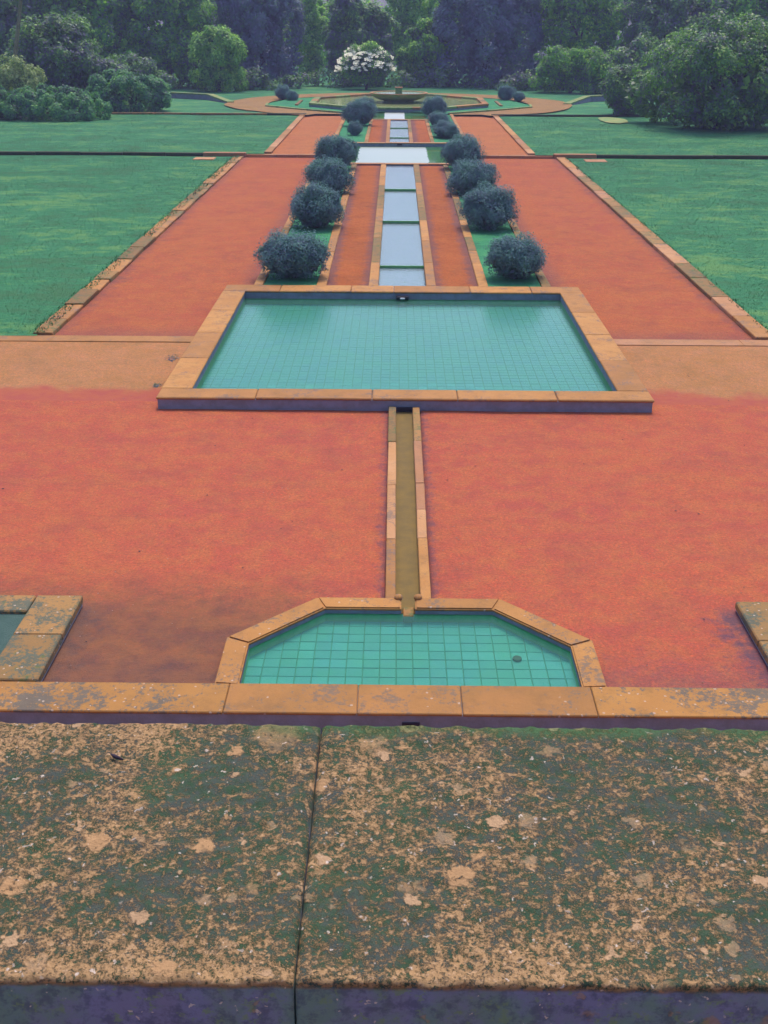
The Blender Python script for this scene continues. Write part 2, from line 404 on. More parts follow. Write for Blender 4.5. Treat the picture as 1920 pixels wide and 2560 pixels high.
def sheet(name, poly, z, m, kind='structure', parent=None, zf=None):
    if sum(poly[i][0] * poly[(i + 1) % len(poly)][1] - poly[(i + 1) % len(poly)][0] * poly[i][1] for i in range(len(poly))) < 0: poly = poly[::-1]
    return obj(name, [(x, y, z + (zf(y) if zf else 0)) for x, y in poly], [list(range(len(poly)))], m, parent, kind=kind)
def grid_sheet(name, x0, x1, y0, y1, nx, ny, zfun, m, kind='structure'):
    vs_ = [(x0 + (x1 - x0) * i / nx, y0 + (y1 - y0) * j / ny, 0) for j in range(ny + 1) for i in range(nx + 1)]
    vs_ = [(x, y, zfun(x, y)) for x, y, _ in vs_]
    fs = [[j * (nx + 1) + i, j * (nx + 1) + i + 1, (j + 1) * (nx + 1) + i + 1, (j + 1) * (nx + 1) + i] for j in range(ny) for i in range(nx)]
    return obj(name, vs_, fs, m, None, True, kind=kind)

# levels
zT1 = lambda y: .12 + (y - 19.9) * .08 / 28
zB1 = lambda y: .165 + (y - 24) * .007
zT2 = lambda y: .30 + (y - 48) * .06 / 18.6
zB2 = lambda y: .37 + (y - 51.3) * .006
ZT3 = .43

# ------------------------------------------------------------------ ground sheets
sheet('ground', rect(-300, 300, -150, 430), -.62, 'soil')
wv = lambda x, y, a=.012: a * mnoise.noise((x * .8, y * .8, 0))
def court_z(x, y):
    if abs(x) < .2 and y >= 9.8: return -.10
    return wv(x, y)
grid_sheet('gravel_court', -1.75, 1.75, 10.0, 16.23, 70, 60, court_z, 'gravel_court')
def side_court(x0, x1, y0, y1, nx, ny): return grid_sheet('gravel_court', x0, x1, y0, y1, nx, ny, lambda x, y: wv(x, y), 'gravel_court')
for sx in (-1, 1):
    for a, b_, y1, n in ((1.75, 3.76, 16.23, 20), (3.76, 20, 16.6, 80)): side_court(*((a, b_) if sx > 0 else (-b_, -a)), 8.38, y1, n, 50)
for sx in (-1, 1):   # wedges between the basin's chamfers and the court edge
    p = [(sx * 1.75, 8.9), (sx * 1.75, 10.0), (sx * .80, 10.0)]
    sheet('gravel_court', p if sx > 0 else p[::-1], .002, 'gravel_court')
def ramp_z(x, y):
    t = min(max((y - 16.8) / 2.5, 0), 1)
    return .142 * t * t * (3 - 2 * t) + wv(x, y) * (1 - t)
for sx in (-1, 1):
    a, b_ = (3.7, 20) if sx > 0 else (-20, -3.7)
    grid_sheet('sandy_pavement', a, b_, 16.6, 19.6, 80, 18, ramp_z, 'sand')
    for xa, ya, yb in ((3.77, 19.85, 23.96), (3.0, 23.96, 48.0)):
      a, b_ = (xa, 6.5) if sx > 0 else (-6.5, -xa)
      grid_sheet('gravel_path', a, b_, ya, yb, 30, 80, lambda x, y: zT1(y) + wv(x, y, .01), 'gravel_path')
    a, b_ = (6.7, 40) if sx > 0 else (-40, -6.7)
    grid_sheet('lawn', a, b_, 19.85, 47.9, 40, 40, lambda x, y: zT1(y) + .04 + wv(x * .4, y * .4, .03), 'lawn')
    a, b_ = (2.9, 5.4) if sx > 0 else (-5.4, -2.9)
    grid_sheet('gravel_path', a, b_, 48.1, 67.2, 20, 60, lambda x, y: zT2(y) + wv(x, y, .01), 'gravel_upper')
    a, b_ = (5.6, 45) if sx > 0 else (-45, -5.6)
    grid_sheet('lawn', a, b_, 48.05, 67.0, 30, 30, lambda x, y: zT2(y) + .04 + wv(x * .4, y * .4, .03), 'lawn')
grid_sheet('lawn', -60, 60, 66.9, 135, 60, 40, lambda x, y: ZT3 - .02 + wv(x * .3, y * .3, .04) - (.25 if abs(x) < 5 and y < 81 else 0) * (1 if y > 68 else .6), 'lawn')
sheet('lower_court', rect(-20, 20, 1.3, 7.97), -.12, 'gravel_upper')

# ring path round the fountain
def ring(name, cx, cy, ri, ro, a0, a1, z, m, n=48):
    vs_, fs = [], []
    for i in range(n + 1):
        a = R(a0 + (a1 - a0) * i / n)
        wob = .25 * mnoise.noise((i * .3, ri, 2))
        vs_ += [(cx + ri * math.cos(a), cy + ri * math.sin(a), z), (cx + (ro + wob) * math.cos(a), cy + (ro + wob) * math.sin(a), z)]
    for i in range(n): fs.append([2 * i, 2 * i + 1, 2 * i + 3, 2 * i + 2])
    return obj(name, vs_, fs, m, None, kind='structure')
ring('ring_path', 0, 76, 8.3, 11.0, -62, 242, ZT3 + .045, 'gravel_ring', 70)
for sx in (-1, 1):
    p = [(sx * 2.9, 67.15), (sx * 5.35, 67.15), (sx * 9.0, 69.6), (sx * 9.6, 71.5), (sx * 7.4, 72.4), (sx * 5.5, 70.0)]
    sheet('ring_path', p if sx > 0 else p[::-1], ZT3 + .041, 'gravel_ring')

# ------------------------------------------------------------------ path borders and steps
for sx, side in ((-1, 'left'), (1, 'right')):
    other = 'half buried in grass' if sx < 0 else 'of dressed tan blocks'
    t = thing('path_border', 'low stone border %s, edging the %s path by the pool' % (other, side), 'border', (sx * 6.62, 19.9, 0), 'borders along the gravel paths')
    a, b_ = (6.43, 6.80) if sx > 0 else (-6.80, -6.43)
    row_y(t, 'border_stone', a, b_, 19.95, 47.8, -.02, .085, 1.9 if sx > 0 else 1.1, ['stone', 'stone', 'stone_pale', 'stone_moss'] if sx > 0 else ['stone_moss', 'stone_moss', 'stone'], zT1, .015, .008 if sx > 0 else .016)
    t = thing('path_border', 'tan stone border of the upper %s path running to the fountain' % side, 'border', (sx * 5.45, 48, 0), 'borders along the gravel paths')
    a, b_ = (5.32, 5.62) if sx > 0 else (-5.62, -5.32)
    row_y(t, 'border_stone', a, b_, 48.3, 66.9, -.02, .085, 1.8, ['stone', 'stone_pale', 'stone'], zT2, .015)
    # step across lawn
    t = thing('lawn_step', 'thin dark mossy stone step crossing the %s lawn' % side, 'step', (sx * 6.4, 47.95, 0), 'steps crossing the lawns')
    xs = 6.35
    a, b_ = (xs, xs + 1.75) if sx > 0 else (-xs - 1.75, -xs)
    stone('step_stone', rect(a, b_, 47.88, 48.22), .0, .385, 'stone_pale', t, label='pale dressed end stone of the step')
    x = xs + 1.77
    while x < 38:
        l = rng.uniform(1.3, 1.9)
        a, b_ = (x, x + l - .015) if sx > 0 else (-x - l + .015, -x)
        stone('step_stone', rect(a, b_, 47.92, 48.16), .0, .372, 'riser', t, .015, None, .008)
        x += l
    # flush sill across path at the same place
    t = thing('path_sill', 'flush pale stone sill across the %s path beside the dark shrubs' % side, 'sill', (sx * 4.6, 48, 0), 'sills across the paths')
    a, b_ = (3.1, 6.33) if sx > 0 else (-6.33, -3.1)
    row_x(t, 'sill_stone', a, b_, 47.97, 48.2, .05, .315, 1.1, 'stone_pale')
    t = thing('lawn_step', 'low stone step between %s lawn and ring path near the fountain' % side, 'step', (sx * 5.3, 67.1, 0), 'steps crossing the lawns')
    a, b_ = (5.25, 26) if sx > 0 else (-26, -5.25)
    row_x(t, 'step_stone', a, b_, 66.95, 67.2, .1, .50, 2.4, ['riser', 'riser', 'stone_moss'])
    # pale drain slab on lawn
    x0 = 7.9 * sx
    t = thing('drain_slab', 'small pale slab lying on the %s lawn below the step' % side, 'slab', (x0, 47.2, 0), 'pale slabs on the lawns')
    stone('slab', rect(x0 - .42, x0 + .42, 46.55, 47.35), .10, .27, 'stone_pale', t, .01, None, .01)
    # kerb at the head of the sandy pavement
    t = thing('terrace_kerb', 'straight tan kerb along the far edge of the %s sandy pavement' % side, 'kerb', (sx * 5, 19.7, 0), 'kerbs edging the sandy pavement')
    a, b_ = (3.80, 20) if sx > 0 else (-20, -3.80)
    row_x(t, 'kerb_stone', a, b_, 19.52, 19.9, .0, .158, 2.2, ['stone', 'stone', 'stone_pale'], .004, .002, .006)

# ------------------------------------------------------------------ pools
def pool(t, ox, y0, y1, ixn, iy0, iy1, znear, zfar, water_z, floor_z, mwater, nst=(5, 5, 4), mst='stone', zbase=-.2):
    zf = lambda y: znear + (zfar - znear) * (y - y0) / (y1 - y0)
    th = .04
    # coping: near, far, sides
    def cop(x0, x1, ya, yb):
        stone('coping_stone', rect(x0, x1, ya, yb), -th, 0, mst, t, .014, zf, .003)
    for (ya, yb, n) in ((y0, iy0, nst[0]), (iy1, y1, nst[1])):
        xs = [-ox] + [(-ox + 2 * ox * (i + rng.uniform(-.18, .18)) / n) for i in range(1, n)] + [ox]
        for a, b_ in zip(xs[:-1], xs[1:]): cop(a + .004, b_ - .004, ya, yb)
    for sx in (-1, 1):
        n = nst[2]
        ys = [iy0 + (iy1 - iy0) * i / n for i in range(n + 1)]
        for a, b_ in zip(ys[:-1], ys[1:]): cop(*((ixn, ox) if sx > 0 else (-ox, -ixn)), a + .004, b_ - .004)
    # walls under the coping
    e = .025
    zt = min(znear, zfar) - th - .004
    wl = prism_bm(rect(-ox + e, ox - e, y0 + e, iy0 - e), zbase, znear - th - .002, 0)
    bm_obj('outer_wall', wl, 'wall_shade', t)
    for nm, z0, z1, mm in (('inner_wall', water_z + .004, None, 'wall_shade'), ('wet_wall', floor_z - .02, water_z + .004, 'wall_algae')):
        vs_, fs = [], []
        pts = [(-ixn - .02, iy0 - .02), (ixn + .02, iy0 - .02), (ixn + .02, iy1 + .02), (-ixn - .02, iy1 + .02)]
        for x, y in pts: vs_ += [(x, y, z0), (x, y, (zf(y) - .004) if z1 is None else z1)]
        for i in range(4): fs.append([2 * i, 2 * ((i + 1) % 4), 2 * ((i + 1) % 4) + 1, 2 * i + 1])
        obj(nm, vs_, fs, mm, t)
    if mwater: sheet('water', rect(-ixn - .02, ixn + .02, iy0 - .02, iy1 + .02), water_z, mwater, None, t)
    return zf

TILE = .156
def tile_mesh():
    g = .0042
    bm = prism_bm(rect(-TILE / 2 + g, TILE / 2 - g, -TILE / 2 + g, TILE / 2 - g), -.012, 0, .003)
    me = bpy.data.meshes.new('tile'); bm.to_mesh(me); bm.free(); me.materials.append(M['tile']); return me
TM = tile_mesh()
def tiles(t, cells, z, limit=300):
    cells = sorted(cells, key=lambda c: c[1] + abs(c[0]) * .15)
    base = WL[t.name]
    for cx, cyy in cells[:limit]:
        o = bpy.data.objects.new('tile', TM)
        o.location = (cx - base.x, cyy - base.y, z - base.z + rng.uniform(-.0015, .0015))
        o.rotation_euler = (rng.uniform(-.012, .012), rng.uniform(-.012, .012), rng.uniform(-.01, .01))
        C.objects.link(o); o.parent = t
    rest = cells[limit:]
    if rest:
        vs_, fs = [], []
        g = TILE / 2 - .0045
        for cx, cyy in rest:
            dz = rng.uniform(-.0015, .0015); jx = rng.uniform(-.0015, .0015); k = len(vs_)
            for q, zz in ((g, z + dz - .012), (g - .003, z + dz)):
                vs_ += [(cx - q + jx, cyy - q, zz), (cx + q + jx, cyy - q, zz), (cx + q + jx, cyy + q, zz), (cx - q + jx, cyy + q, zz)]
            fs.append([k + 4, k + 5, k + 6, k + 7])
            for i in range(4): fs.append([k + i, k + (i + 1) % 4, k + 4 + (i + 1) % 4, k + 4 + i])
        obj('floor_tiles', vs_, fs, 'tile', t, kind='stuff')

# the big square pool
t = thing('square_pool', 'large shallow pool with tan stone coping and turquoise tiled floor', 'pool', (0, 20, 0))
pool(t, 3.80, 16.2, 23.98, 3.32, 16.66, 23.4, .20, .21, .035, -.075, 'water_clear', (5, 6, 4))
sheet('pool_bed', rect(-3.34, 3.34, 16.64, 23.42), -.083, 'grout', None, t)
nx = 43; x0 = -TILE * nx / 2
cells = [(x0 + (i + .5) * TILE, 16.63 + (j + .5) * TILE) for i in range(nx) for j in range(44)]
tiles(t, cells, -.075)
sp = bm_obj('inlet', prism_bm(rect(-.13, .13, 23.30, 23.415), .055, .125, .01), 'black', t, label='black inlet fitting with a white nozzle')
bm_obj('nozzle', prism_bm(rect(-.05, .05, 23.26, 23.31), .07, .105, .01), 'white', sp)

# narrow channel from the pool to the basin
t = thing('narrow_channel', 'narrow straight channel with pale kerbs between square pool and near basin', 'channel', (0, 13, 0))
for sx in (-1, 1):
    js = [10.03, 11.48, 13.10, 14.66, 16.19] if sx < 0 else [10.03, 11.50, 12.32, 13.15, 14.70, 16.19]
    for i, (a, b_) in enumerate(zip(js[:-1], js[1:])):
        p = rect(.118, .228, a, b_ - .008) if sx > 0 else rect(-.240, -.130, a, b_ - .008)
        stone('kerb_stone', p, -.09, .08, 'stone' if i == 0 else ('stone_moss' if b_ > 16 else 'stone_pale'), t, .008)
grid = [(-.135, 9.9), (.125, 9.9), (.125, 16.2), (-.135, 16.2)]
sheet('channel_floor', grid, -.012, 'floor_olive', None, t)
bm_obj('outlet_mouth', prism_bm(rect(-.125, .115, 16.19, 16.235), -.005, .06, .004), 'black', t)

# ------------------------------------------------------------------ half-octagon basin
t = thing('half_octagon_basin', 'half octagon basin with rounded tan rim and turquoise tiles at the foot of the wall', 'basin', (0, 9, 0))
out = [(-1.74, 8.41), (-1.74, 9.22), (-.93, 10.03), (.93, 10.03), (1.74, 9.22), (1.74, 8.41)]
inn = [(-1.52, 8.39), (-1.52, 9.11), (-.84, 9.81), (.84, 9.81), (1.52, 9.11), (1.52, 8.39)]
ZR = .10
def rim(i, pa=None, pb=None):
    o1, o2 = out[i], out[i + 1]; i1, i2 = inn[i], inn[i + 1]
    lp = lambda a, b_, f: (a[0] + (b_[0] - a[0]) * f, a[1] + (b_[1] - a[1]) * f)
    return [o1, o2, i2, i1]
def rim_piece(poly, label=None):
    bm = prism_bm(poly, -.05, ZR, 0)
    bmesh.ops.bevel(bm, geom=[e for e in bm.edges if e.verts[0].co.z > 0 and e.verts[1].co.z > 0], offset=.014, segments=2, affect='EDGES')
    bm_obj('rim_stone', bm, 'stone_lichen2', t)
for i in (0, 1, 3, 4): rim_piece(rim(i) if i not in () else 0)
rim_piece([(-.93, 10.03), (-.075, 10.03), (-.075, 9.81), (-.84, 9.81)])
rim_piece([(.065, 10.03), (.93, 10.03), (.84, 9.81), (.065, 9.81)])
for x in (-.105, .095):   # little knobs either side of the mouth
    bm = bmesh.new(); bmesh.ops.create_icosphere(bm, subdivisions=2, radius=.05, matrix=Matrix.Translation((x, 10.02, .105)) @ Matrix.Diagonal((.9, 1, .7, 1)))
    bm_obj('mouth_knob', bm, 'stone', t, True)
stone('spill_stone', rect(-.06, .05, 9.76, 9.95), -.05, .035, 'stone_moss', t, .01)
for nm, z0, z1, mm, e in (('dry_wall', .032, ZR - .03, 'wall_shade', .016), ('wet_wall', -.09, .032, 'wall_algae', .012)):
    vs_, fs = [], []
    cxm, cym = 0, 8.6
    for x, y in inn:
        sx = 1 if x > 0 else -1
        vs_ += [(x - sx * e * .2, y - e * .2, z0), (x - sx * e * .2, y - e * .2, z1)]
    for i in range(5): fs.append([2 * i, 2 * i + 2, 2 * i + 3, 2 * i + 1])
    if nm == 'dry_wall':
        fs.pop(2)
        k = len(vs_)
        for a, b_ in ((-.84, -.075), (.065, .84)):
            k = len(vs_); vs_ += [(a, 9.805, z0), (b_, 9.805, z0), (b_, 9.805, z1), (a, 9.805, z1)]; fs.append([k, k + 1, k + 2, k + 3])
    obj(nm, vs_, fs, mm, t)
sheet('basin_bed', inn, -.068, 'grout', None, t)
sheet('water', [(x * .998, y) for x, y in inn], .03, 'water_clear', None, t)
cells = []
for i in range(-10, 10):
    for j in range(12):
        cx, cyy = (i + .5) * TILE + .03, 8.31 + (j + .5) * TILE
        lim = 9.81 - max(0, abs(cx) - TILE / 2 - .84) * (.70 / .68)
        if abs(cx) - TILE / 2 < 1.52 and cyy - TILE / 2 < lim: cells.append((cx, cyy))
tiles(t, cells, -.060)
bm = bmesh.new(); bmesh.ops.create_cone(bm, cap_ends=True, segments=20, radius1=.045, radius2=.042, depth=.02, matrix=Matrix.Translation((1.02, 9.10, -.045)))
bm_obj('drain_cover', bm, 'riser', t, label='dark round drain cover')

# low coping wall with its returns (planters)
t = thing('coping_wall', 'low lichen-spotted coping wall across the picture just beyond the nearest ledge', 'wall', (0, 7.8, 0))
js = [-9, -6.6, -4.45, -3.75, -1.60, -.46, .44, 1.59, 3.75, 4.6, 6.7, 9]
for i, (a, b_) in enumerate(zip(js[:-1], js[1:])):
    far = 8.40
    mm = 'stone_lichen' if abs((a + b_) / 2) > 1.3 else 'stone_lichen2'
    bm = prism_bm(rect(a + .003, b_ - .003, 7.95, far), .075, .105, .008, None, .002)
    bm_obj('coping_stone', bm, mm, t)
fa = prism_bm(rect(-9, 9, 7.962, 8.385), -.15, .0755, 0)
face = bm_obj('wall_face', fa, 'wall_shade', t)
bm_obj('outlet_slot', prism_bm(rect(-.075, .075, 7.945, 7.975), -.025, .01, .003), 'litter', t, label='dark narrow outlet slot under the coping')
for sx, side in ((-1, 'left'), (1, 'right')):
    t = thing('stone_planter', 'low planter with broad lichened stone rim at the %s edge of the court' % side, 'planter', (sx * 4.9, 9.2, 0), 'planters beside the basin')
    q = lambda a, b_: (a, b_) if sx > 0 else (-b_, -a)
    zt = .115
    for a, b_ in ((8.41, 9.2), (9.21, 9.99)): stone('rim_stone', rect(*q(3.31, 3.78), a, b_), .03, zt, 'stone_rim', t, .012)
    for a, b_ in ((3.79, 5.2), (5.21, 6.6)): stone('rim_stone', rect(*q(a, b_), 9.66, 9.99), .03, zt, 'stone_rim', t, .012)
    stone('rim_stone', rect(*q(6.2, 6.6), 8.41, 9.65), .03, zt, 'stone_rim', t, .012)
    bm_obj('planter_wall', prism_bm(rect(*q(3.325, 6.575), 8.41, 9.975), -.1, .035, 0), 'wall_shade', t)
    sheet('planter_moss', rect(*q(3.76, 6.22), 8.40, 9.68), .075, 'planter_moss', None, t)

# ------------------------------------------------------------------ stepped channel and its strips (lower garden)
def stepped(name, label, cxin, cxout, ya, yb, weirs, zb, hz, mk):
    t = thing(name, label, 'channel', (0, ya, 0), 'stepped channels on the axis')
    row_y(t, 'kerb_stone', -cxout, -cxin, ya, yb, -.12, .045, 2.6, mk, zb, .008, .003)
    row_y(t, 'kerb_stone', cxin, cxout, ya, yb, -.12, .045, 2.6, mk, zb, .008, .003)
    ys = [ya] + weirs + [yb]
    for i, (a, b_) in enumerate(zip(ys[:-1], ys[1:])):
        zt = zb((a + b_) / 2) - .045 + hz * (i - (len(ys) - 2) / 2)
        sheet('channel_bed', rect(-cxin, cxin, a, b_), zt - .05, 'tile', None, t)
        w_ = sheet('water', rect(-cxin - .005, cxin + .005, a + (.05 if i else 0), b_ + .01), zt, 'water_cascade', None, t)
        if i:
            bm_obj('weir', prism_bm(rect(-cxin - .03, cxin + .03, a + .03, a + .052), zt - .12, zt + .001, .004), 'wall_algae', t)
    return t
stepped('stepped_channel', 'stepped water channel with mossy kerbs and four weirs beyond square pool', .52, .73, 23.99, 44.5, [26.4, 32.3, 38.2], zB1, .032, ['stone_moss', 'stone', 'stone_moss'])
stepped('stepped_channel', 'upper stepped water channel between the two long far pools', .45, .62, 51.32, 63.5, [54.9, 59.3], zB2, .03, ['stone_moss', 'stone'])
for sx, side in ((-1, 'left'), (1, 'right')):
    q = lambda a, b_: (a, b_) if sx > 0 else (-b_, -a)
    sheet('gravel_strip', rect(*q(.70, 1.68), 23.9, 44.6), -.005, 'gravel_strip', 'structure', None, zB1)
    sheet('gravel_strip', rect(*q(.6, 1.42), 51.2, 63.6), -.005, 'gravel_strip', 'structure', None, zB2)
    sheet('shrub_bed', rect(*q(1.8, 3.05), 23.9, 44.6), .0, 'bedturf', 'structure', None, zB1)
    sheet('shrub_bed', rect(*q(1.5, 2.95), 51.2, 66.9), .0, 'bedturf', 'structure', None, zB2)
    sheet('shrub_bed', rect(*q(2.4, 3.05), 44.5, 51.3), .33, 'bedturf')
    t = thing('bed_kerb', 'tan kerb between %s shrub bed and the brown gravel strip below the far pools' % side, 'kerb', (sx * 1.75, 24, 0), 'kerbs of the shrub beds')
    row_y(t, 'kerb_stone', *q(1.65, 1.86), 24.0, 44.48, -.15, .04, 2.0, ['stone', 'stone_moss', 'stone'], zB1)
    t = thing('bed_kerb', 'outer kerb of the %s shrub bed along the wide orange path' % side, 'kerb', (sx * 3.1, 24, 0), 'kerbs of the shrub beds')
    row_y(t, 'kerb_stone', *q(3.02, 3.22), 24.0, 48.0, -.2, .04, 2.0, ['stone', 'stone_moss'], zB1)
    t = thing('bed_kerb', 'kerb between %s upper shrub bed and upper stepped channel strip' % side, 'kerb', (sx * 1.5, 52, 0), 'kerbs of the shrub beds')
    row_y(t, 'kerb_stone', *q(1.40, 1.57), 51.35, 63.5, -.15, .04, 2.2, ['stone', 'stone_moss'], zB2)
    t = thing('bed_kerb', 'outer kerb of the %s upper shrub bed towards the fountain' % side, 'kerb', (sx * 2.95, 52, 0), 'kerbs of the shrub beds')
    row_y(t, 'kerb_stone', *q(2.88, 3.06), 48.25, 67.0, -.2, .05, 2.2, ['stone', 'stone_moss'], zB2)
# long pools
t = thing('long_pool', 'shallow cross pool shining white between dark shrubs halfway to the fountain', 'pool', (0, 48, 0), 'cross pools on the axis')
pool(t, 2.45, 44.5, 51.3, 2.25, 44.78, 51.08, .375, .50, .325, .2, 'water_flow', (3, 3, 3), 'stone_pale')
sheet('pool_bed', rect(-2.27, 2.27, 44.7, 51.1), .2, 'algae_bed', None, t)
bm_obj('inlet_slot', prism_bm(rect(-.11, .11, 51.04, 51.09), .40, .45, .004), 'black', t)
t = thing('long_pool', 'small green cross pool at the foot of the fountain terrace', 'pool', (0, 66, 0), 'cross pools on the axis')
pool(t, 1.80, 63.5, 69.2, 1.62, 63.75, 68.98, .475, .60, .43, .32, 'water_flow2', (3, 3, 3), 'stone_pale')
sheet('pool_bed', rect(-1.64, 1.64, 63.7, 69.0), .32, 'algae_bed', None, t)

# ------------------------------------------------------------------ fountain terrace
t = thing('fountain', 'wide stone bowl fountain with square block in a raised octagonal pool', 'fountain', (0, 75, ZT3))
FC = (0, 75)
o8 = [(-2.45, 68.9), (2.45, 68.9), (5.5, 72.4), (5.5, 77.8), (2.45, 81.6), (-2.45, 81.6), (-5.5, 77.8), (-5.5, 72.4)]
def inset(p, d):
    v = Vector((p[0] - 0, p[1] - 75.2)); l = v.length; v *= (l - d) / l; return (v.x, v.y + 75.2)
i8 = [inset(p, .45) for p in o8]
for i in range(8):
    a, b_, c_, d_ = o8[i], o8[(i + 1) % 8], i8[(i + 1) % 8], i8[i]
    n = 3
    lp = lambda p, q, f: (p[0] + (q[0] - p[0]) * f, p[1] + (q[1] - p[1]) * f)
    for k in range(n):
        f0, f1 = k / n + .002, (k + 1) / n - .002
        stone('coping_stone', [lp(a, b_, f0), lp(a, b_, f1), lp(d_, c_, f1), lp(d_, c_, f0)], .60, .72, rng.choice(['stone_moss', 'stone_olive', 'stone']), t, .012)
    a2, b2, c2, d2 = inset(a, .03), inset(b_, .03), inset(b_, .42), inset(a, .42)
    bm_obj('pool_wall', prism_bm([a2, b2, c2, d2], .05, .601, 0), 'wall_shade', t)
sheet('pool_bed', i8, .5, 'algae_bed', None, t)
sheet('water', i8, .60, mat_water('fountain_pool_water', (.8, .95, .85), .12, .1, 8, None, (.38, .44, .15), .8), None, t)
prof = [(0.0, .5), (.95, .5), (.98, .64), (.90, .68), (.90, .70), (1.15, .75), (1.50, .86), (1.70, 1.00), (1.77, 1.11), (1.82, 1.125), (1.82, 1.17), (1.70, 1.18), (1.64, 1.14), (1.45, 1.05), (0, 1.02)]
vs_, fs = [], []
ns = 48
for r_, z in prof:
    for k in range(ns):
        a = 2 * math.pi * k / ns; vs_.append((r_ * math.cos(a), 75 + r_ * math.sin(a), z))
for j in range(len(prof) - 1):
    for k in range(ns): fs.append([j * ns + k, j * ns + (k + 1) % ns, (j + 1) * ns + (k + 1) % ns, (j + 1) * ns + k])
bowl = obj('bowl', vs_, fs, 'stone_olive', t, True)
vs_, fs = [], []
for z, r_ in ((1.165, 1.66), (1.182, 1.68), (1.182, 1.83), (1.14, 1.83)):
    for k in range(ns):
        a = 2 * math.pi * k / ns; vs_.append((r_ * math.cos(a), 75 + r_ * math.sin(a), z + .004))
for j in range(3):
    for k in range(ns): fs.append([j * ns + k, j * ns + (k + 1) % ns, (j + 1) * ns + (k + 1) % ns, (j + 1) * ns + k])
obj('rim', vs_, fs, 'stone_pale', bowl, True)
blk = bm_obj('block', prism_bm(rect(-.22, .22, 74.8, 75.25), 1.0, 1.46, .03), 'stone_olive', t)
bm_obj('cap', prism_bm(rect(-.25, .25, 74.77, 75.28), 1.45, 1.50, .02), 'stone_pale', blk)
sheet('water', [(1.6 * math.cos(2 * math.pi * k / 32), 75 + 1.6 * math.sin(2 * math.pi * k / 32)) for k in range(32)], 1.12, 'water_clear', None, bowl)
t = thing('fountain_sill', 'pale stone sill along the near edge of the fountain terrace', 'sill', (0, 69.4, ZT3))
row_x(t, 'sill_stone', -2.4, 2.4, 69.35, 69.6, .3, .625, 1.2, 'stone_pale')
for sx, side in ((-1, 'left'), (1, 'right')):
    q = lambda a, b_: (a, b_) if sx > 0 else (-b_, -a)
    t = thing('ring_kerb', 'low dark kerb of the %s grass bed round the fountain pool' % side, 'kerb', (sx * 5.5, 70, ZT3), 'kerbs round the fountain')
    pl = [(2.9, 67.3), (5.45, 69.6), (8.2, 72.6), (8.35, 74.6)]
    for (xa, ya), (xb, yb) in zip(pl[:-1], pl[1:]):
        d = Vector((xb - xa, yb - ya)).normalized(); nn = Vector((-d.y, d.x)) * .16
        p = [(sx * xa, ya), (sx * xb, yb), (sx * (xb + nn.x), yb + nn.y), (sx * (xa + nn.x), ya + nn.y)]
        stone('kerb_stone', p if sx > 0 else p[::-1], .3, .56, 'stone_olive', t, .012)
    sheet('grass_bed', [(sx * 2.9, 67.4), (sx * 5.4, 69.7), (sx * 8.1, 72.7), (sx * 8.3, 74.6), (sx * 7.2, 80), (sx * 3, 83), (0, 83.5), (0, 69.3)][::sx], ZT3 + .06, 'bedturf')
    t = thing('bench_kerb', 'short pale kerb on the %s side of the octagonal fountain pool' % side, 'kerb', (sx * 6.4, 75.5, ZT3), 'kerbs round the fountain')
    stone('kerb_stone', rect(*q(6.25, 6.45), 73.4, 77.4), .4, .56, 'stone_moss', t)
    t = thing('terrace_wall', 'low angled retaining wall with pale top at the far %s of the lawn' % side, 'wall', (sx * 13, 79, ZT3), 'low walls behind the lawns')
    pl = [(24, 81.4, .80), (19, 80.9, .80), (15.6, 80.6, .78), (12.8, 79.2, .76), (10.95, 75.8, .50)]
    for (xa, ya, za), (xb, yb, zb_) in zip(pl[:-1], pl[1:]):
        d = Vector((xb - xa, yb - ya)).normalized(); nn = Vector((d.y, -d.x)) * .45
        for nm, lo, hi, e, mm in (('wall', .2, -.05, .03, 'wall_shade'), ('coping_stone', -.05, .03, 0, 'stone_olive')):
            P4 = [(sx * xa, ya + e), (sx * xb, yb + e), (sx * (xb + nn.x), yb + nn.y), (sx * (xa + nn.x), ya + nn.y)]
            zz = [za, zb_, zb_, za]
            v8 = [(x, y, (.2 if nm == 'wall' else z + lo)) for (x, y), z in zip(P4, zz)] + [(x, y, z + hi) for (x, y), z in zip(P4, zz)]
            f6 = [[4, 5, 6, 7], [3, 2, 1, 0]] + [[i, (i + 1) % 4, (i + 1) % 4 + 4, i + 4] for i in range(4)]
            obj(nm, v8, f6, mm, t)

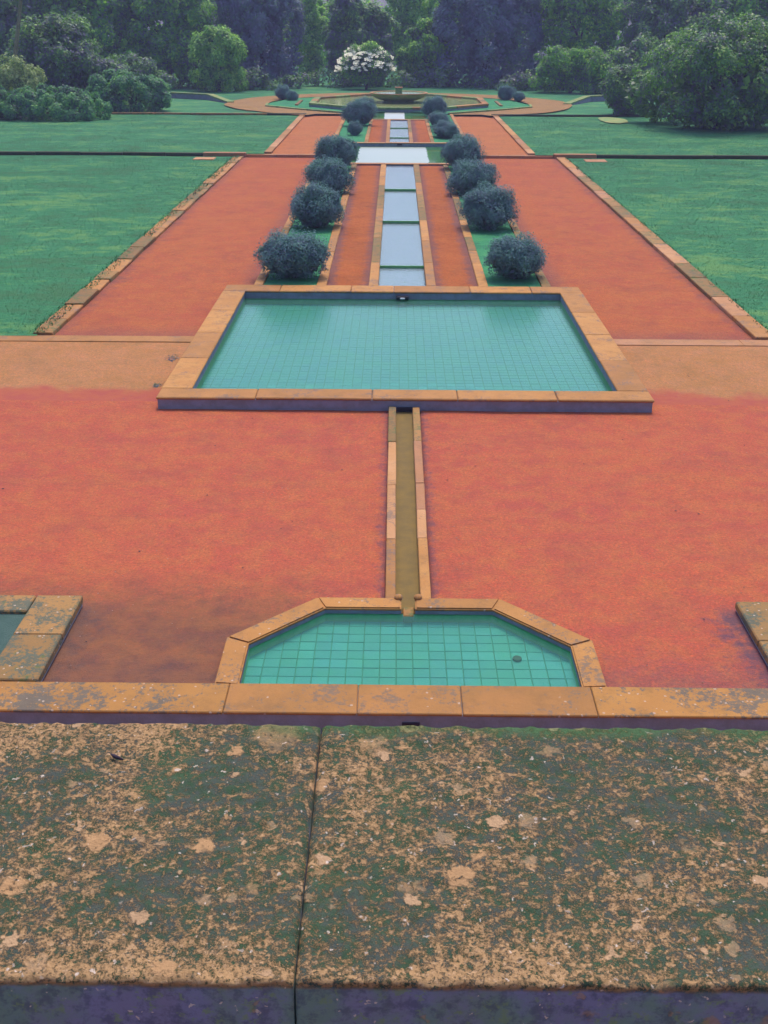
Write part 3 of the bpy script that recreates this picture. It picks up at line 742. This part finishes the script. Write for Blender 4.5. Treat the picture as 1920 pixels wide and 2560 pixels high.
# ------------------------------------------------------------------ the near parapet
t = thing('parapet', 'broad lichen-crusted stone ledge filling the bottom of the picture', 'parapet', (-.2, 1.07, 3.9))
def slab_stone(x0, x1, y0, y1, ztop, th, nx, ny):
    vs_, fs = [], []
    rad = .005
    prof = []
    m = 6
    # cross-section in y: near face, rounded edge, top, rounded edge, far face
    ycs = [(y0, ztop - th), (y0, ztop - th * .66), (y0, ztop - th * .33)] + [(y0 + rad - rad * math.cos(a), ztop - rad + rad * math.sin(a)) for a in [math.pi / 2 * k / m for k in range(m)]]
    ycs += [(y0 + rad + (y1 - y0 - 2 * rad) * k / ny, ztop) for k in range(ny + 1)]
    ycs += [(y1 - rad + rad * math.sin(a), ztop - rad + rad * math.cos(a)) for a in [math.pi / 2 * (k + 1) / m for k in range(m)]] + [(y1, ztop - th)]
    for i in range(nx + 1):
        x = x0 + (x1 - x0) * i / nx
        de = min(x - x0, x1 - x)
        for y, z in ycs:
            p = Vector((x, y, z))
            d = .0035 * mnoise.fractal(p * 34, 1.0, 2.0, 4) + .0022 * mnoise.noise(p * 120)
            ey = .0025 * mnoise.fractal(p * 40 + Vector((7, 1, 3)), 1.0, 2.0, 4) if z < ztop - .001 or y < y0 + rad * 2 or y > y1 - rad * 2 else 0
            drop = -.004 * max(0, 1 - de / .004)
            jx = .0009 * mnoise.noise((y * 40, x0, 2)) if de < .001 else 0
            vs_.append((x + jx, y + ey * (1 if y < (y0 + y1) / 2 else .5), z + (d if z > ztop - th * .5 else 0) + drop))
    k = len(ycs)
    for i in range(nx):
        for j in range(k - 1): fs.append([i * k + j, (i + 1) * k + j, (i + 1) * k + j + 1, i * k + j + 1])
    fs.append([j for j in range(k)]); fs.append([nx * k + j for j in range(k)][::-1])
    return obj('ledge_stone', vs_, fs, 'slab', t, True)
slab_stone(-1.62, -.2672, .845, 1.298, 4.6, .26, 240, 90)
slab_stone(-.2650, 1.12, .845, 1.298, 4.6, .26, 240, 90)
slab_stone(1.125, 2.4, .845, 1.298, 4.6, .26, 40, 20)
slab_stone(-3.0, -1.625, .845, 1.298, 4.6, .26, 40, 20)
slab_stone(2.405, 3.8, .845, 1.298, 4.6, .26, 40, 20)
slab_stone(-4.4, -3.005, .845, 1.298, 4.6, .26, 40, 20)
bm_obj('parapet_wall', prism_bm(rect(-4.4, 3.8, .87, 1.27), -.12, 4.345, 0), 'wall_shade', t)
sheet('balcony_floor', rect(-4.4, 3.8, -3, .868), 3.9, 'stone_pale')

# twig on the ledge
def tube(path, radii, n=6):
    vs_, fs = [], []
    for i, (p, r_) in enumerate(zip(path, radii)):
        p = Vector(p)
        d = (Vector(path[min(i + 1, len(path) - 1)]) - Vector(path[max(i - 1, 0)])).normalized()
        a = d.cross(Vector((0, 0, 1)) if abs(d.z) < .9 else Vector((1, 0, 0))).normalized(); b_ = d.cross(a)
        for k in range(n):
            th = 2 * math.pi * k / n; vs_.append(p + (a * math.cos(th) + b_ * math.sin(th)) * r_)
    for i in range(len(path) - 1):
        for k in range(n): fs.append([i * n + k, i * n + (k + 1) % n, (i + 1) * n + (k + 1) % n, (i + 1) * n + k])
    fs.append(list(range(n))[::-1]); fs.append([(len(path) - 1) * n + k for k in range(n)])
    return vs_, fs
v, f = tube([(-.541, 1.220, 4.604), (-.535, 1.214, 4.605), (-.530, 1.211, 4.605), (-.522, 1.209, 4.603)], [.001, .0028, .0026, .001])
obj('twig', v, f, 'litter', None, True, (-.53, 1.21, 4.6), label='tiny dark curled twig lying on the lichened ledge', cat='twig')

# ------------------------------------------------------------------ foliage
def leaf_mesh(name, pts, nrm, size, g, m, aspect=.5, spread=.8):
    n = len(pts)
    nn = nrm / (np.linalg.norm(nrm, axis=1)[:, None] + 1e-9) + g.normal(0, spread * .36, (n, 3)); nn /= np.linalg.norm(nn, axis=1)[:, None] + 1e-9
    rv = g.normal(0, 1, (n, 3)); tt = np.cross(nn, rv); tt /= np.linalg.norm(tt, axis=1)[:, None] + 1e-9
    bb = np.cross(nn, tt)
    s = (size * g.uniform(.55, 1.3, n))[:, None]
    V = np.empty((n, 4, 3))
    V[:, 0] = pts - tt * s * .5; V[:, 1] = pts + bb * s * aspect * .5 + nn * s * .08
    V[:, 2] = pts + tt * s * .5; V[:, 3] = pts - bb * s * aspect * .5 + nn * s * .08
    me = bpy.data.meshes.new(name)
    me.vertices.add(n * 4); me.vertices.foreach_set('co', V.reshape(-1))
    me.loops.add(n * 4); me.loops.foreach_set('vertex_index', np.arange(n * 4, dtype=np.int32))
    me.polygons.add(n); me.polygons.foreach_set('loop_start', np.arange(0, n * 4, 4, dtype=np.int32))
    me.polygons.foreach_set('loop_total', np.full(n, 4, dtype=np.int32))
    me.update(); me.validate()
    me.materials.append(M[m]); return me
def unit(g, n):
    v = g.normal(0, 1, (n, 3)); return v / np.linalg.norm(v, axis=1)[:, None]
def puffs(g, c, rad, n, pr, zmin=-9, inner=.55):
    """clump centres spread through an ellipsoid; returns centres, radii, outward directions"""
    d = unit(g, n); d[:, 2] = np.abs(d[:, 2]) * g.choice([1, 1, 1, -.85], n)
    q = g.uniform(inner, .92, n)[:, None]
    P = np.array(c) + d * np.array(rad) * q
    return P, pr * g.uniform(.6, 1.35, n), d
def crown_pts(g, P, r, D, n, flat=1.0, zmin=None, lo=.62, hi=1.16):
    w_ = r ** 2 / (r ** 2).sum()
    k = g.choice(len(P), n, p=w_)
    d = unit(g, n)
    flip = (d * D[k]).sum(1) < -.35
    d[flip] *= -1
    rr_ = r[k] * g.uniform(lo, hi, n) * (1 + .22 * np.sin(d[:, 0] * 7 + k) * np.sin(d[:, 1] * 8 + 2 * k + d[:, 2] * 6))
    pts = P[k] + d * rr_[:, None] * np.array([1, 1, flat])
    nr = d * .75 + D[k] * .35 + np.array([0, -.1, .45])
    if zmin is not None:
        ok = pts[:, 2] > zmin; pts, nr = pts[ok], nr[ok]
    return pts, nr
def core(name, c, rad, m, parent, seed, scale=.72, zmin=None):
    """large dark leaves filling the inside of the crown"""
    g = np.random.default_rng(seed + 1000)
    sz = .22 * min(rad) ** .6
    n = int(min(9000, 26 * rad[0] * rad[2] / sz ** 2))
    pts = np.array(c) + unit(g, n) * np.array(rad) * (scale * g.uniform(.35, 1, n) ** .5)[:, None]
    if zmin is not None: pts[:, 2] = np.maximum(pts[:, 2], zmin + .05)
    return link_mesh(name, leaf_mesh(name, pts - np.array(WL[parent.name]), np.tile([0, -.6, .8], (n, 1)), sz, g, m, .7, 2.0), parent)
def link_mesh(name, me, parent, **kw):
    o = bpy.data.objects.new(name, me)
    return put(o, name, parent, **kw)
def limb_tree(t, base, top, r0_, m, g, nl=4, spread=1.0):
    b0, b1 = Vector(base), Vector(top)
    path = [b0.lerp(b1, k / 5) + Vector((g.normal(0, .06), g.normal(0, .06), 0)) * k for k in range(6)]
    v, f = tube(path, [r0_ * (1 - .13 * k) for k in range(6)], 8)
    tr = obj('trunk', v, f, m, t, True)
    for i in range(nl):
        s = path[2 + i % 3]; a = 2 * math.pi * (i + g.uniform(0, .6)) / nl
        e = s + Vector((math.cos(a) * spread, math.sin(a) * spread, spread * g.uniform(.5, 1.1)))
        v, f = tube([s, s.lerp(e, .5) + Vector((0, 0, .1 * spread)), e], [r0_ * .5, r0_ * .35, r0_ * .15], 6)
        obj('limb', v, f, m, tr, True)
def tree(name, label, cat, blobs, mleaf, n, size, seed, base, npuff=40, pr=.35, trunk=.14, lo=.62, group=None, tm='bark', aspect=.55, corem=None, zmin=None, corescale=.72, inner=.55):
    """blobs: [(centre, radii)...]"""
    g = np.random.default_rng(seed)
    t = thing(name, label, cat, base, group)
    hi = max(b[0][2] for b in blobs)
    limb_tree(t, (base[0], base[1], base[2] - .1), (base[0], base[1], hi), trunk, tm, g, 4, min(blobs[0][1]) * .6)
    PP, RR, DD = [], [], []
    vol = sum(b[1][0] * b[1][2] for b in blobs)
    for c, rad in blobs:
        k = max(8, int(npuff * 1.8 * rad[0] * rad[2] / vol))
        P, r_, D = puffs(g, c, rad, k, pr * .74 * min(rad), inner=inner)
        PP.append(P); RR.append(r_); DD.append(D)
    P, r_, D = np.vstack(PP), np.concatenate(RR), np.vstack(DD)
    pts, nr = crown_pts(g, P, r_, D, n, 1.0, zmin, lo)
    org = np.array(WL[t.name])
    cr = link_mesh('crown', leaf_mesh('crown', pts - org, nr, size, g, mleaf, aspect), t)
    for c, rad in blobs: core('inner_growth', c, rad, corem or mleaf, cr, seed, corescale, zmin)
    return t

# ---- clipped box shrubs in the beds
def shrub_mesh(seed, n=20000, flat=.74):
    g = np.random.default_rng(seed)
    P, r_, D = puffs(g, (0, 0, .52), (.68, .65, .49), 70, .20, inner=.78)
    for _ in range(5):
        a = g.uniform(0, 6.28); c_ = (math.cos(a) * .36, math.sin(a) * .34, g.uniform(.38, .68)); q_ = g.uniform(.34, .46)
        P2, r2, D2 = puffs(g, c_, (q_, q_, q_ * .85), 22, .15, inner=.8)
        P, r_, D = np.vstack([P, P2]), np.concatenate([r_, r2]), np.vstack([D, D2])
    pts, nr = crown_pts(g, P, r_, D, n, 1.0, .06, .80, 1.15)
    lowf = np.clip((.45 - pts[:, 2]) / .45, 0, 1)
    pts[:, :2] *= (1 + .16 * lowf)[:, None]
    dv = (pts - np.array([0, 0, .5])); dn = dv / (np.linalg.norm(dv, axis=1)[:, None] + 1e-9)
    df = np.array([mnoise.noise((a * 1.5 + seed * 3, b_ * 1.5, c_ * 1.5)) for a, b_, c_ in dn])
    pts = np.array([0, 0, .5]) + dv * (1 + .30 * df)[:, None]; pts[:, 2] = np.maximum(pts[:, 2], .05)
    # some spiky upright shoots
    k = 140
    d = unit(g, k); d[:, 2] = np.abs(d[:, 2])
    sp = np.array([0, 0, .55]) + d * np.array([.86, .82, .66]) * g.uniform(.97, 1.1, k)[:, None]
    pts = np.vstack([pts, sp]); nr = np.vstack([nr, d])
    return leaf_mesh('foliage', pts, nr, .055, g, 'box', .5, .8), g
SH = [shrub_mesh(s)[0] for s in (3, 4, 5, 6)]
def shrub_core(seed):
    g = np.random.default_rng(seed + 50); n = 5000
    pts = np.array([0, 0, .5]) + unit(g, n) * np.array([.64, .60, .46]) * (g.uniform(.3, 1, n) ** .5)[:, None]
    pts[:, 2] = np.maximum(pts[:, 2], .06)
    return leaf_mesh('inner_growth', pts, np.tile([0, -.5, .85], (n, 1)), .12, g, 'box', .7, 1.6)
SC = [shrub_core(s) for s in (3, 4, 5, 6)]
tv, tf = tube([(0, 0, -.1), (.03, .02, .2), (.0, 0, .5)], [.09, .08, .05], 8)
ST = mesh_of('trunk', tv, tf, 'bark', True)
def shrub(i, x, y, z, sx, sy, sz, rot, label):
    t = thing('clipped_shrub', label, 'shrub', (x, y, z), 'rounded shrubs lining the channel')
    t.rotation_euler.z = rot; t.scale = (sx, sy, sz)
    k = i % 4
    for nm, me in (('foliage', SH[k]), ('inner_growth', SC[k]), ('trunk', ST)):
        o = bpy.data.objects.new(nm, me); C.objects.link(o); o.parent = t
    return t
sh = [
 (-2.42, 24.95, 1.02, .95, .92, 0.2, 'broad dark round shrub at the far left corner of the square pool'),
 (-2.33, 31.2, .98, .95, 1.0, 1.3, 'dark round shrub second along the left bed from the square pool'),
 (-2.33, 37.3, .98, 1.0, 1.0, 2.2, 'dark round shrub third along the left bed from the square pool'),
 (-2.42, 43.3, 1.04, 1.05, 1.08, 3.6, 'dark round shrub at the near left corner of the white cross pool'),
 (2.52, 25.0, .86, .86, .86, 4.1, 'small upright round shrub at the far right corner of the square pool'),
 (2.38, 31.2, 1.12, 1.0, 1.0, 5.0, 'widest dark shrub, second along the right bed from the square pool'),
 (2.30, 37.3, 1.05, 1.0, .96, 5.9, 'dark round shrub third along the right bed from the square pool'),
 (2.36, 43.6, 1.02, 1.05, 1.08, .8, 'dark round shrub at the near right corner of the white cross pool'),
 (-2.05, 60.3, .86, 1.2, 1.12, 1.9, 'tallest dark shrub of the upper left bed before the small green pool'),
 (-2.10, 55.6, .50, .55, .55, 2.8, 'smallest dark shrub in the upper left bed by the stepped channel'),
 (-1.90, 66.0, .80, 1.0, .90, 3.3, 'dark shrub beside the left end of the small green pool'),
 (1.95, 66.0, .85, 1.0, .95, 4.6, 'dark shrub beside the right end of the small green pool'),
 (2.00, 60.0, .62, .8, .66, 5.4, 'low dark shrub in the upper right bed before the small green pool'),
 (2.15, 54.6, .80, 1.1, .66, .4, 'spreading dark shrub in the upper right bed beyond the white pool'),
]
for i, (x, y, sx, sy, sz, ro, lb) in enumerate(sh):
    z = zB1(y) if y < 48 else zB2(y)
    shrub(i, x, y, z - .02, sx, sy, sz, ro, lb)
for i, (x, y, s, lb) in enumerate([(-7.75, 79.5, .75, 'round dark shrub on the grass left of the fountain'), (-7.0, 78.0, .55, 'little dark shrub leaning on the larger one left of the fountain'), (7.2, 79.5, .78, 'round dark shrub on the grass right of the fountain'), (7.9, 78.2, .55, 'little dark shrub by the larger one right of the fountain')]):
    shrub(i + 1, x, y, ZT3 + .02, s, s, s * 1.05, i * 1.7, lb)

# ---- hedges, bushes and trees round the garden
tree('hedge_mound', 'broad low clipped hedge mound at the left edge of the upper lawn', 'hedge', [((-18.9, 63.9, .85), (3.7, 1.9, 1.15)), ((-23, 64.5, .9), (2.6, 1.9, 1.2))], 'hedge', 40000, .15, 21, (-19, 64, .3), 90, .30, .1, zmin=.28, corescale=.80, inner=.75)
tree('hedge_mound', 'taller rounded hedge mound sloping to the lawn beside the low left one', 'hedge', [((-15.2, 69.3, 1.15), (2.0, 1.9, 1.35)), ((-16.7, 69.9, 1.3), (1.5, 1.6, 1.35))], 'hedge', 32000, .15, 22, (-15.6, 69.5, .4), 70, .30, .1, zmin=.4, corescale=.80, inner=.75)
tree('pale_bush', 'pale variegated bush behind the low hedge at the left edge', 'bush', [((-21.6, 67.2, 2.0), (1.8, 1.2, 1.35))], 'cream', 6000, .18, 23, (-21.6, 67.2, .4), 30, .36)
tree('evergreen_tree', 'big dark evergreen with sunlit rim behind the left hedges', 'tree', [((-21.2, 74, 2.9), (3.3, 2.4, 2.8)), ((-18.7, 75, 1.9), (2.0, 1.8, 1.9))], 'dark', 18000, .22, 24, (-21, 74, .4), 70, .32, .2)
tree('garden_tree', 'sunlit fresh green round tree left of the tall cypress clump', 'tree', [((-13.2, 88.6, 3.0), (2.2, 1.7, 1.75)), ((-13.4, 88.9, 1.4), (2.2, 1.6, 1.4))], 'lit', 14000, .2, 25, (-13.3, 88.6, .4), 44, .34, .13)
tree('garden_tree', 'mid green leafy tree behind the big dark evergreen, on the left', 'tree', [((-24, 93, 5.0), (5.0, 3, 5.2))], 'mid', 18000, .3, 26, (-24, 93, .4), 60, .3, .25)
tree('garden_tree', 'loose mid green tree between evergreen and sunlit round tree', 'tree', [((-18.0, 94, 4.8), (4.2, 3, 5.0)), ((-15.9, 92.5, 2.4), (2.2, 2, 2.4))], 'mid', 20000, .28, 27, (-18, 94, .4), 70, .28, .22)
tree('evergreen_tree', 'tall shadowy evergreen at the far left corner behind the others', 'tree', [((-30.5, 90, 4.5), (4.2, 3, 5.0))], 'dark', 12000, .32, 28, (-30.5, 90, .4), 46, .3, .25)
tree('shade_bush', 'dark bush filling the gap behind the two left hedge mounds', 'bush', [((-18.6, 82.5, 1.4), (3.2, 1.6, 1.5))], 'dark', 9000, .2, 29, (-18.6, 82.5, .4), 40, .36, .1, zmin=.4)
# leaning pale trunk at the left edge
t = thing('leaning_tree', 'slender pale trunk leaning right at the upper left corner', 'tree', (-23.0, 70.0, .4))
v, f = tube([(-23.0, 70, .3), (-22.6, 70, 2.2), (-22.35, 70, 3.6), (-21.95, 70, 5.2), (-21.5, 70, 7.2), (-21.1, 70, 9)], [.15, .13, .12, .11, .10, .07], 8)
obj('trunk', v, f, 'bark_pale', t, True)
g = np.random.default_rng(77)
P, r_, D = puffs(g, (-21, 70.5, 9.4), (2.6, 2.2, 1.8), 26, .6)
pts, nr = crown_pts(g, P, r_, D, 5000)
link_mesh('crown', leaf_mesh('crown', pts - np.array(WL[t.name]), nr, .25, g, 'mid', .5), t)
tree('cypress_clump', 'tall dark cypress clump left of the bright gap', 'tree', [((-13.0, 96, 4.4), (1.9, 1.7, 5.6)), ((-10.9, 95.2, 4.6), (2.0, 1.7, 6.0)), ((-9.1, 96, 4.4), (1.5, 1.6, 5.6))], 'cyp', 34000, .26, 31, (-11, 96, .4), 150, .36, .25, zmin=.35, corescale=.85, inner=.7, aspect=.4)
tree('cypress_clump', 'widest dark cypress clump right of the fountain', 'tree', [((4.6, 97, 4.2), (2.0, 1.8, 5.4)), ((7.1, 96.2, 4.4), (2.2, 1.8, 5.8)), ((9.7, 97, 4.2), (2.1, 1.8, 5.4))], 'cyp', 38000, .26, 32, (7, 97, .4), 160, .36, .25, zmin=.35, corescale=.85, inner=.7, aspect=.4)
tree('conifer_tree', 'shaggy dark conifer behind the white flowering bush', 'tree', [((-4.0, 97.5, 3.8), (2.3, 2.0, 4.6)), ((-1.9, 98, 3.2), (1.9, 2, 4.2))], 'dark', 20000, .24, 33, (-3.5, 97.5, .4), 70, .3, .22)
tree('garden_tree', 'mid green tree between conifer and cypress clump behind the fountain', 'tree', [((2.3, 97, 2.6), (1.9, 2, 2.9)), ((.9, 98, 1.8), (1.4, 1.5, 2.0))], 'mid', 16000, .24, 34, (2.2, 97, .4), 56, .3, .2)
t = tree('flowering_bush', 'round dark bush dotted with white blooms behind the fountain', 'bush', [((-2.5, 92.2, 2.0), (2.2, 1.5, 1.7))], 'mid', 12000, .17, 35, (-2.5, 92.2, .4), 44, .34, .1)
g = np.random.default_rng(91)
k = 130
d = unit(g, k); d[:, 2] = np.abs(d[:, 2]) * 1.0 - .15; d[:, 1] = -np.abs(d[:, 1])
bp = np.array([-2.5, 92.2, 2.0]) + d * np.array([2.3, 1.65, 1.75]) * g.uniform(.92, 1.06, k)[:, None]
fv, ff = [], []
for p in bp:
    s = g.uniform(.09, .19)
    for a in range(5):
        an = a * 1.2566 + g.uniform(0, .5); k0 = len(fv)
        c_, s_ = math.cos(an), math.sin(an)
        T = lambda u_, v_: (p[0] + u_, p[1] - .05 + v_ * .8, p[2] + v_ * .6)
        fv += [T(0, 0), T(c_ * s + s_ * s * .5, s_ * s - c_ * s * .5), T(c_ * s * 1.3, s_ * s * 1.3), T(c_ * s - s_ * s * .5, s_ * s + c_ * s * .5)]
        ff.append([k0, k0 + 1, k0 + 2, k0 + 3])
obj('blossoms', fv, ff, 'petal', t, kind='stuff')
tree('garden_tree', 'slender yellowish tree standing in the bright gap beside the cypress clump', 'tree', [((-7.8, 104, 3.8), (1.9, 1.6, 4.6))], 'lit', 11000, .26, 36, (-7.8, 104, .3), 34, .34, .13)
tree('garden_tree', 'pale green distant tree showing above the conifer at the top', 'tree', [((1.2, 108, 6.2), (2.4, 2, 2.8)), ((1.0, 108, 3.2), (2.2, 2, 3))], 'lit', 12000, .28, 37, (1.1, 108, .3), 34, .34, .2)
tree('spreading_tree', 'low spreading tree with sunlit layered top before the right cypress clump', 'tree', [((12.6, 88.6, 2.6), (3.0, 1.8, 1.0)), ((14.6, 88.8, 1.8), (2.4, 1.7, 1.6)), ((11.6, 89.4, 1.4), (2.0, 1.5, 1.3))], 'mid', 17000, .19, 38, (12.8, 88.8, .4), 64, .38, .14)
tree('garden_tree', 'mid green tree right of the wide cypress clump', 'tree', [((14.6, 96.5, 4.8), (4.0, 3, 5.0))], 'mid', 17000, .27, 39, (14.6, 96.5, .4), 60, .28, .22)
tree('evergreen_tree', 'dark evergreen between mid green tree and huge camellia', 'tree', [((20.6, 94, 4.4), (4.0, 3, 4.8)), ((17.6, 88, 2.2), (2.4, 2, 2.3))], 'dark', 18000, .27, 40, (20.6, 94, .4), 64, .28, .22)
tree('garden_tree', 'tall mid green tree at the upper right corner', 'tree', [((27.0, 93, 5.0), (4.8, 3, 5.4))], 'mid', 14000, .32, 41, (27, 93, .4), 50, .28, .25)
tree('camellia_tree', 'huge glossy dark camellia overhanging the right lawn', 'tree', [((16.5, 60.2, 2.8), (4.3, 3.2, 2.95)), ((13.7, 63.6, 1.9), (2.3, 1.8, 1.95)), ((20.6, 61.0, 3.3), (3.8, 2.8, 3.4)), ((16.6, 60.0, 1.2), (4.2, 3.3, 1.3))], 'camellia', 48000, .17, 42, (16.0, 60.2, .3), 130, .25, .25, zmin=.33, corem='dark', corescale=.66)
tree('shade_bush', 'dark rounded bush tucked behind the camellia beside the low wall', 'bush', [((13.0, 68.3, 1.6), (1.6, 1.4, 1.6))], 'dark', 9000, .17, 43, (13, 68.3, .4), 36, .34, .1, zmin=.4)
# shaded undergrowth at the foot of the trees
g = np.random.default_rng(56)
PP, RR, DD = [], [], []
for i in range(60):
    x = -34 + i * 1.17 + g.uniform(-.4, .4); y = g.uniform(90.5, 93.5) + (3 if abs(x) < 8 else 0); h = g.uniform(.8, 1.9)
    P, r_, D = puffs(g, (x, y, h * .5), (1.1, .9, h * .55), 10, .45); PP.append(P); RR.append(r_); DD.append(D)
P, r_, D = np.vstack(PP), np.concatenate(RR), np.vstack(DD)
pts, nr = crown_pts(g, P, r_, D, 26000)
link_mesh('undergrowth', leaf_mesh('undergrowth', pts, nr, .24, g, 'dark', .6), None, label='dark undergrowth at the foot of the backdrop trees', cat='undergrowth', kind='stuff')
# far wood closing the view
g = np.random.default_rng(55)
PP, RR, DD = [], [], []
for i in range(34):
    x = -66 + i * 4 + g.uniform(-1.5, 1.5); y = g.uniform(118, 130); h = g.uniform(10, 15) if abs(x + .5) > 6 else g.uniform(6.8, 7.6)
    P, r_, D = puffs(g, (x, y, h * .5), (3.6, 3, h * .5), 16, 1.6); PP.append(P); RR.append(r_); DD.append(D)
P, r_, D = np.vstack(PP), np.concatenate(RR), np.vstack(DD)
pts, nr = crown_pts(g, P, r_, D, 60000)
link_mesh('far_wood', leaf_mesh('far_wood', pts, nr, .55, g, 'mid', .6), None, label='hazy far wood closing the view behind the garden trees', cat='wood', kind='stuff')

# ------------------------------------------------------------------ grass blades on the lawns
def blades(name, x0, x1, y0, y1, zf, n, seed, h=.05, wid=.012, label=''):
    g = np.random.default_rng(seed)
    x = g.uniform(x0, x1, n); y = y0 + (y1 - y0) * g.uniform(0, 1, n) ** 1.35
    z = np.array([zf(p_, q_) for p_, q_ in zip(x, y)])
    a = g.uniform(0, math.pi, n); hh = h * g.uniform(.5, 1.5, n); ww = wid * g.uniform(.6, 1.5, n) * (1 + (y - y0) / 30)
    lean = g.normal(0, .4, (n, 2)) * hh[:, None]
    V = np.empty((n, 3, 3))
    V[:, 0] = np.stack([x - np.cos(a) * ww, y - np.sin(a) * ww, z], 1)
    V[:, 1] = np.stack([x + np.cos(a) * ww, y + np.sin(a) * ww, z], 1)
    V[:, 2] = np.stack([x + lean[:, 0], y + lean[:, 1], z + hh], 1)
    me = bpy.data.meshes.new(name)
    me.vertices.add(n * 3); me.vertices.foreach_set('co', V.reshape(-1))
    me.loops.add(n * 3); me.loops.foreach_set('vertex_index', np.arange(n * 3, dtype=np.int32))
    me.polygons.add(n); me.polygons.foreach_set('loop_start', np.arange(0, n * 3, 3, dtype=np.int32)); me.polygons.foreach_set('loop_total', np.full(n, 3, dtype=np.int32))
    me.update(); me.validate(); me.materials.append(M['blade']); me.shade_smooth()
    nn = np.stack([g.normal(0, .25, n * 3), g.normal(0, .25, n * 3), np.ones(n * 3)], 1); nn /= np.linalg.norm(nn, axis=1)[:, None]
    me.normals_split_custom_set_from_vertices(nn.tolist())
    return link_mesh(name, me, None, label=label, cat='grass', kind='stuff')
for sx, side in ((-1, 'left'), (1, 'right')):
    q = lambda a, b_: (a, b_) if sx > 0 else (-b_, -a)
    blades('grass', *q(6.72, 19), 19.95, 47.85, lambda x, y: zT1(y) + .035 + wv(x * .4, y * .4, .03), 220000, 60 + sx, .016, .006, 'mown grass of the %s lawn beside the square pool path' % side)
    blades('grass', *q(5.58, 24), 48.2, 66.8, lambda x, y: zT2(y) + .035 + wv(x * .4, y * .4, .03), 90000, 70 + sx, .018, .009, 'mown grass of the upper %s lawn before the trees' % side)
# tufts creeping over the left border
blades('grass', -6.86, -6.56, 19.95, 47.8, lambda x, y: zT1(y) + .075, 2600, 81, .03, .010, 'grass creeping over the left path border')
blades('grass', 6.70, 6.86, 19.95, 47.8, lambda x, y: zT1(y) + .075, 900, 82, .03, .010, 'grass creeping over the right path border')
# bare sandy patch worn in the right lawn, weeds by the pool
bp_ = [(11.7 + .75 * math.cos(a) * (1 + .25 * mnoise.noise((math.cos(a) * 2, math.sin(a) * 2, 5))), 64.4 + 2.0 * math.sin(a) * (1 + .25 * mnoise.noise((math.cos(a) * 2, math.sin(a) * 2, 9)))) for a in [2 * math.pi * k / 28 for k in range(28)]]
sheet('bare_ground', bp_, zT2(63.6) + .085, 'bare')
g = np.random.default_rng(12)
for x, y, s_, lb in ((-4.0, 18.6, .15, 'dark flat weed tuft in the sand against the left pool coping'), (-4.02, 17.35, .08, 'tiny dark weed nearest the left front corner of the square pool')):
    t = thing('weed_tuft', lb, 'weed', (x, y, ramp_z(x, y)), 'weeds beside the square pool')
    n = 90
    d = unit(g, n); d[:, 2] = np.abs(d[:, 2])
    pts = d * np.array([1, 1.6, .2]) * s_ * g.uniform(.3, 1, n)[:, None]
    link_mesh('leaves', leaf_mesh('leaves', pts, d, .04, g, 'cyp', .35), t)
# ------------------------------------------------------------------ specks on the gravel
def specks(name, label, cat, n, seed, smin, smax, m, flat=.5, region=(-6, 6, 8.5, 19)):
    g = np.random.default_rng(seed)
    vs_, fs = [], []
    while n:
        x, y = g.uniform(region[0], region[1]), g.uniform(region[2], region[3])
        if abs(x) < .3 or (abs(x) < 1.8 and y < 10.1) or (abs(x) < 3.9 and y > 16.1) or (abs(x) > 3.2 and y < 10.1): continue
        n -= 1
        s = g.uniform(smin, smax); a = g.uniform(0, 6.28); e = g.uniform(.5, 1); k = len(vs_)
        z = .012 if y < 17 else ramp_z(x, y) + .004
        for i in range(4): vs_.append((x + math.cos(a + i * 1.571) * s * (e if i % 2 else 1), y + math.sin(a + i * 1.571) * s * (e if i % 2 else 1), z - .004 + g.uniform(0, .2) * s))
        vs_.append((x, y, z + s * flat)); 
        for i in range(4): fs.append([k + i, k + (i + 1) % 4, k + 4])
    obj(name, vs_, fs, m, None, label=label, cat=cat, kind='stuff')
specks('pebbles', 'pale pebbles scattered on the red gravel court', 'pebbles', 700, 3, .003, .011, 'pebble')
specks('leaf_litter', 'scraps of dark leaf litter on the red gravel court', 'litter', 45, 4, .006, .020, 'litter', .15)

# ------------------------------------------------------------------ air
bm = prism_bm(rect(-320, 320, -170, 450), -1.6, 19, 0)
hz = bm_obj('haze', bm, 'soil', None, kind='stuff')
hm = bpy.data.materials.new('violet_air'); hm.use_nodes = True; ht = hm.node_tree; ht.nodes.clear()
pv = ht.nodes.new('ShaderNodeVolumePrincipled'); ho = ht.nodes.new('ShaderNodeOutputMaterial')
pv.inputs['Color'].default_value = (.62, .58, .99, 1); pv.inputs['Density'].default_value = .0011; pv.inputs['Anisotropy'].default_value = 0.0
ht.links.new(pv.outputs[0], ho.inputs['Volume'])
hz.data.materials.clear(); hz.data.materials.append(hm)
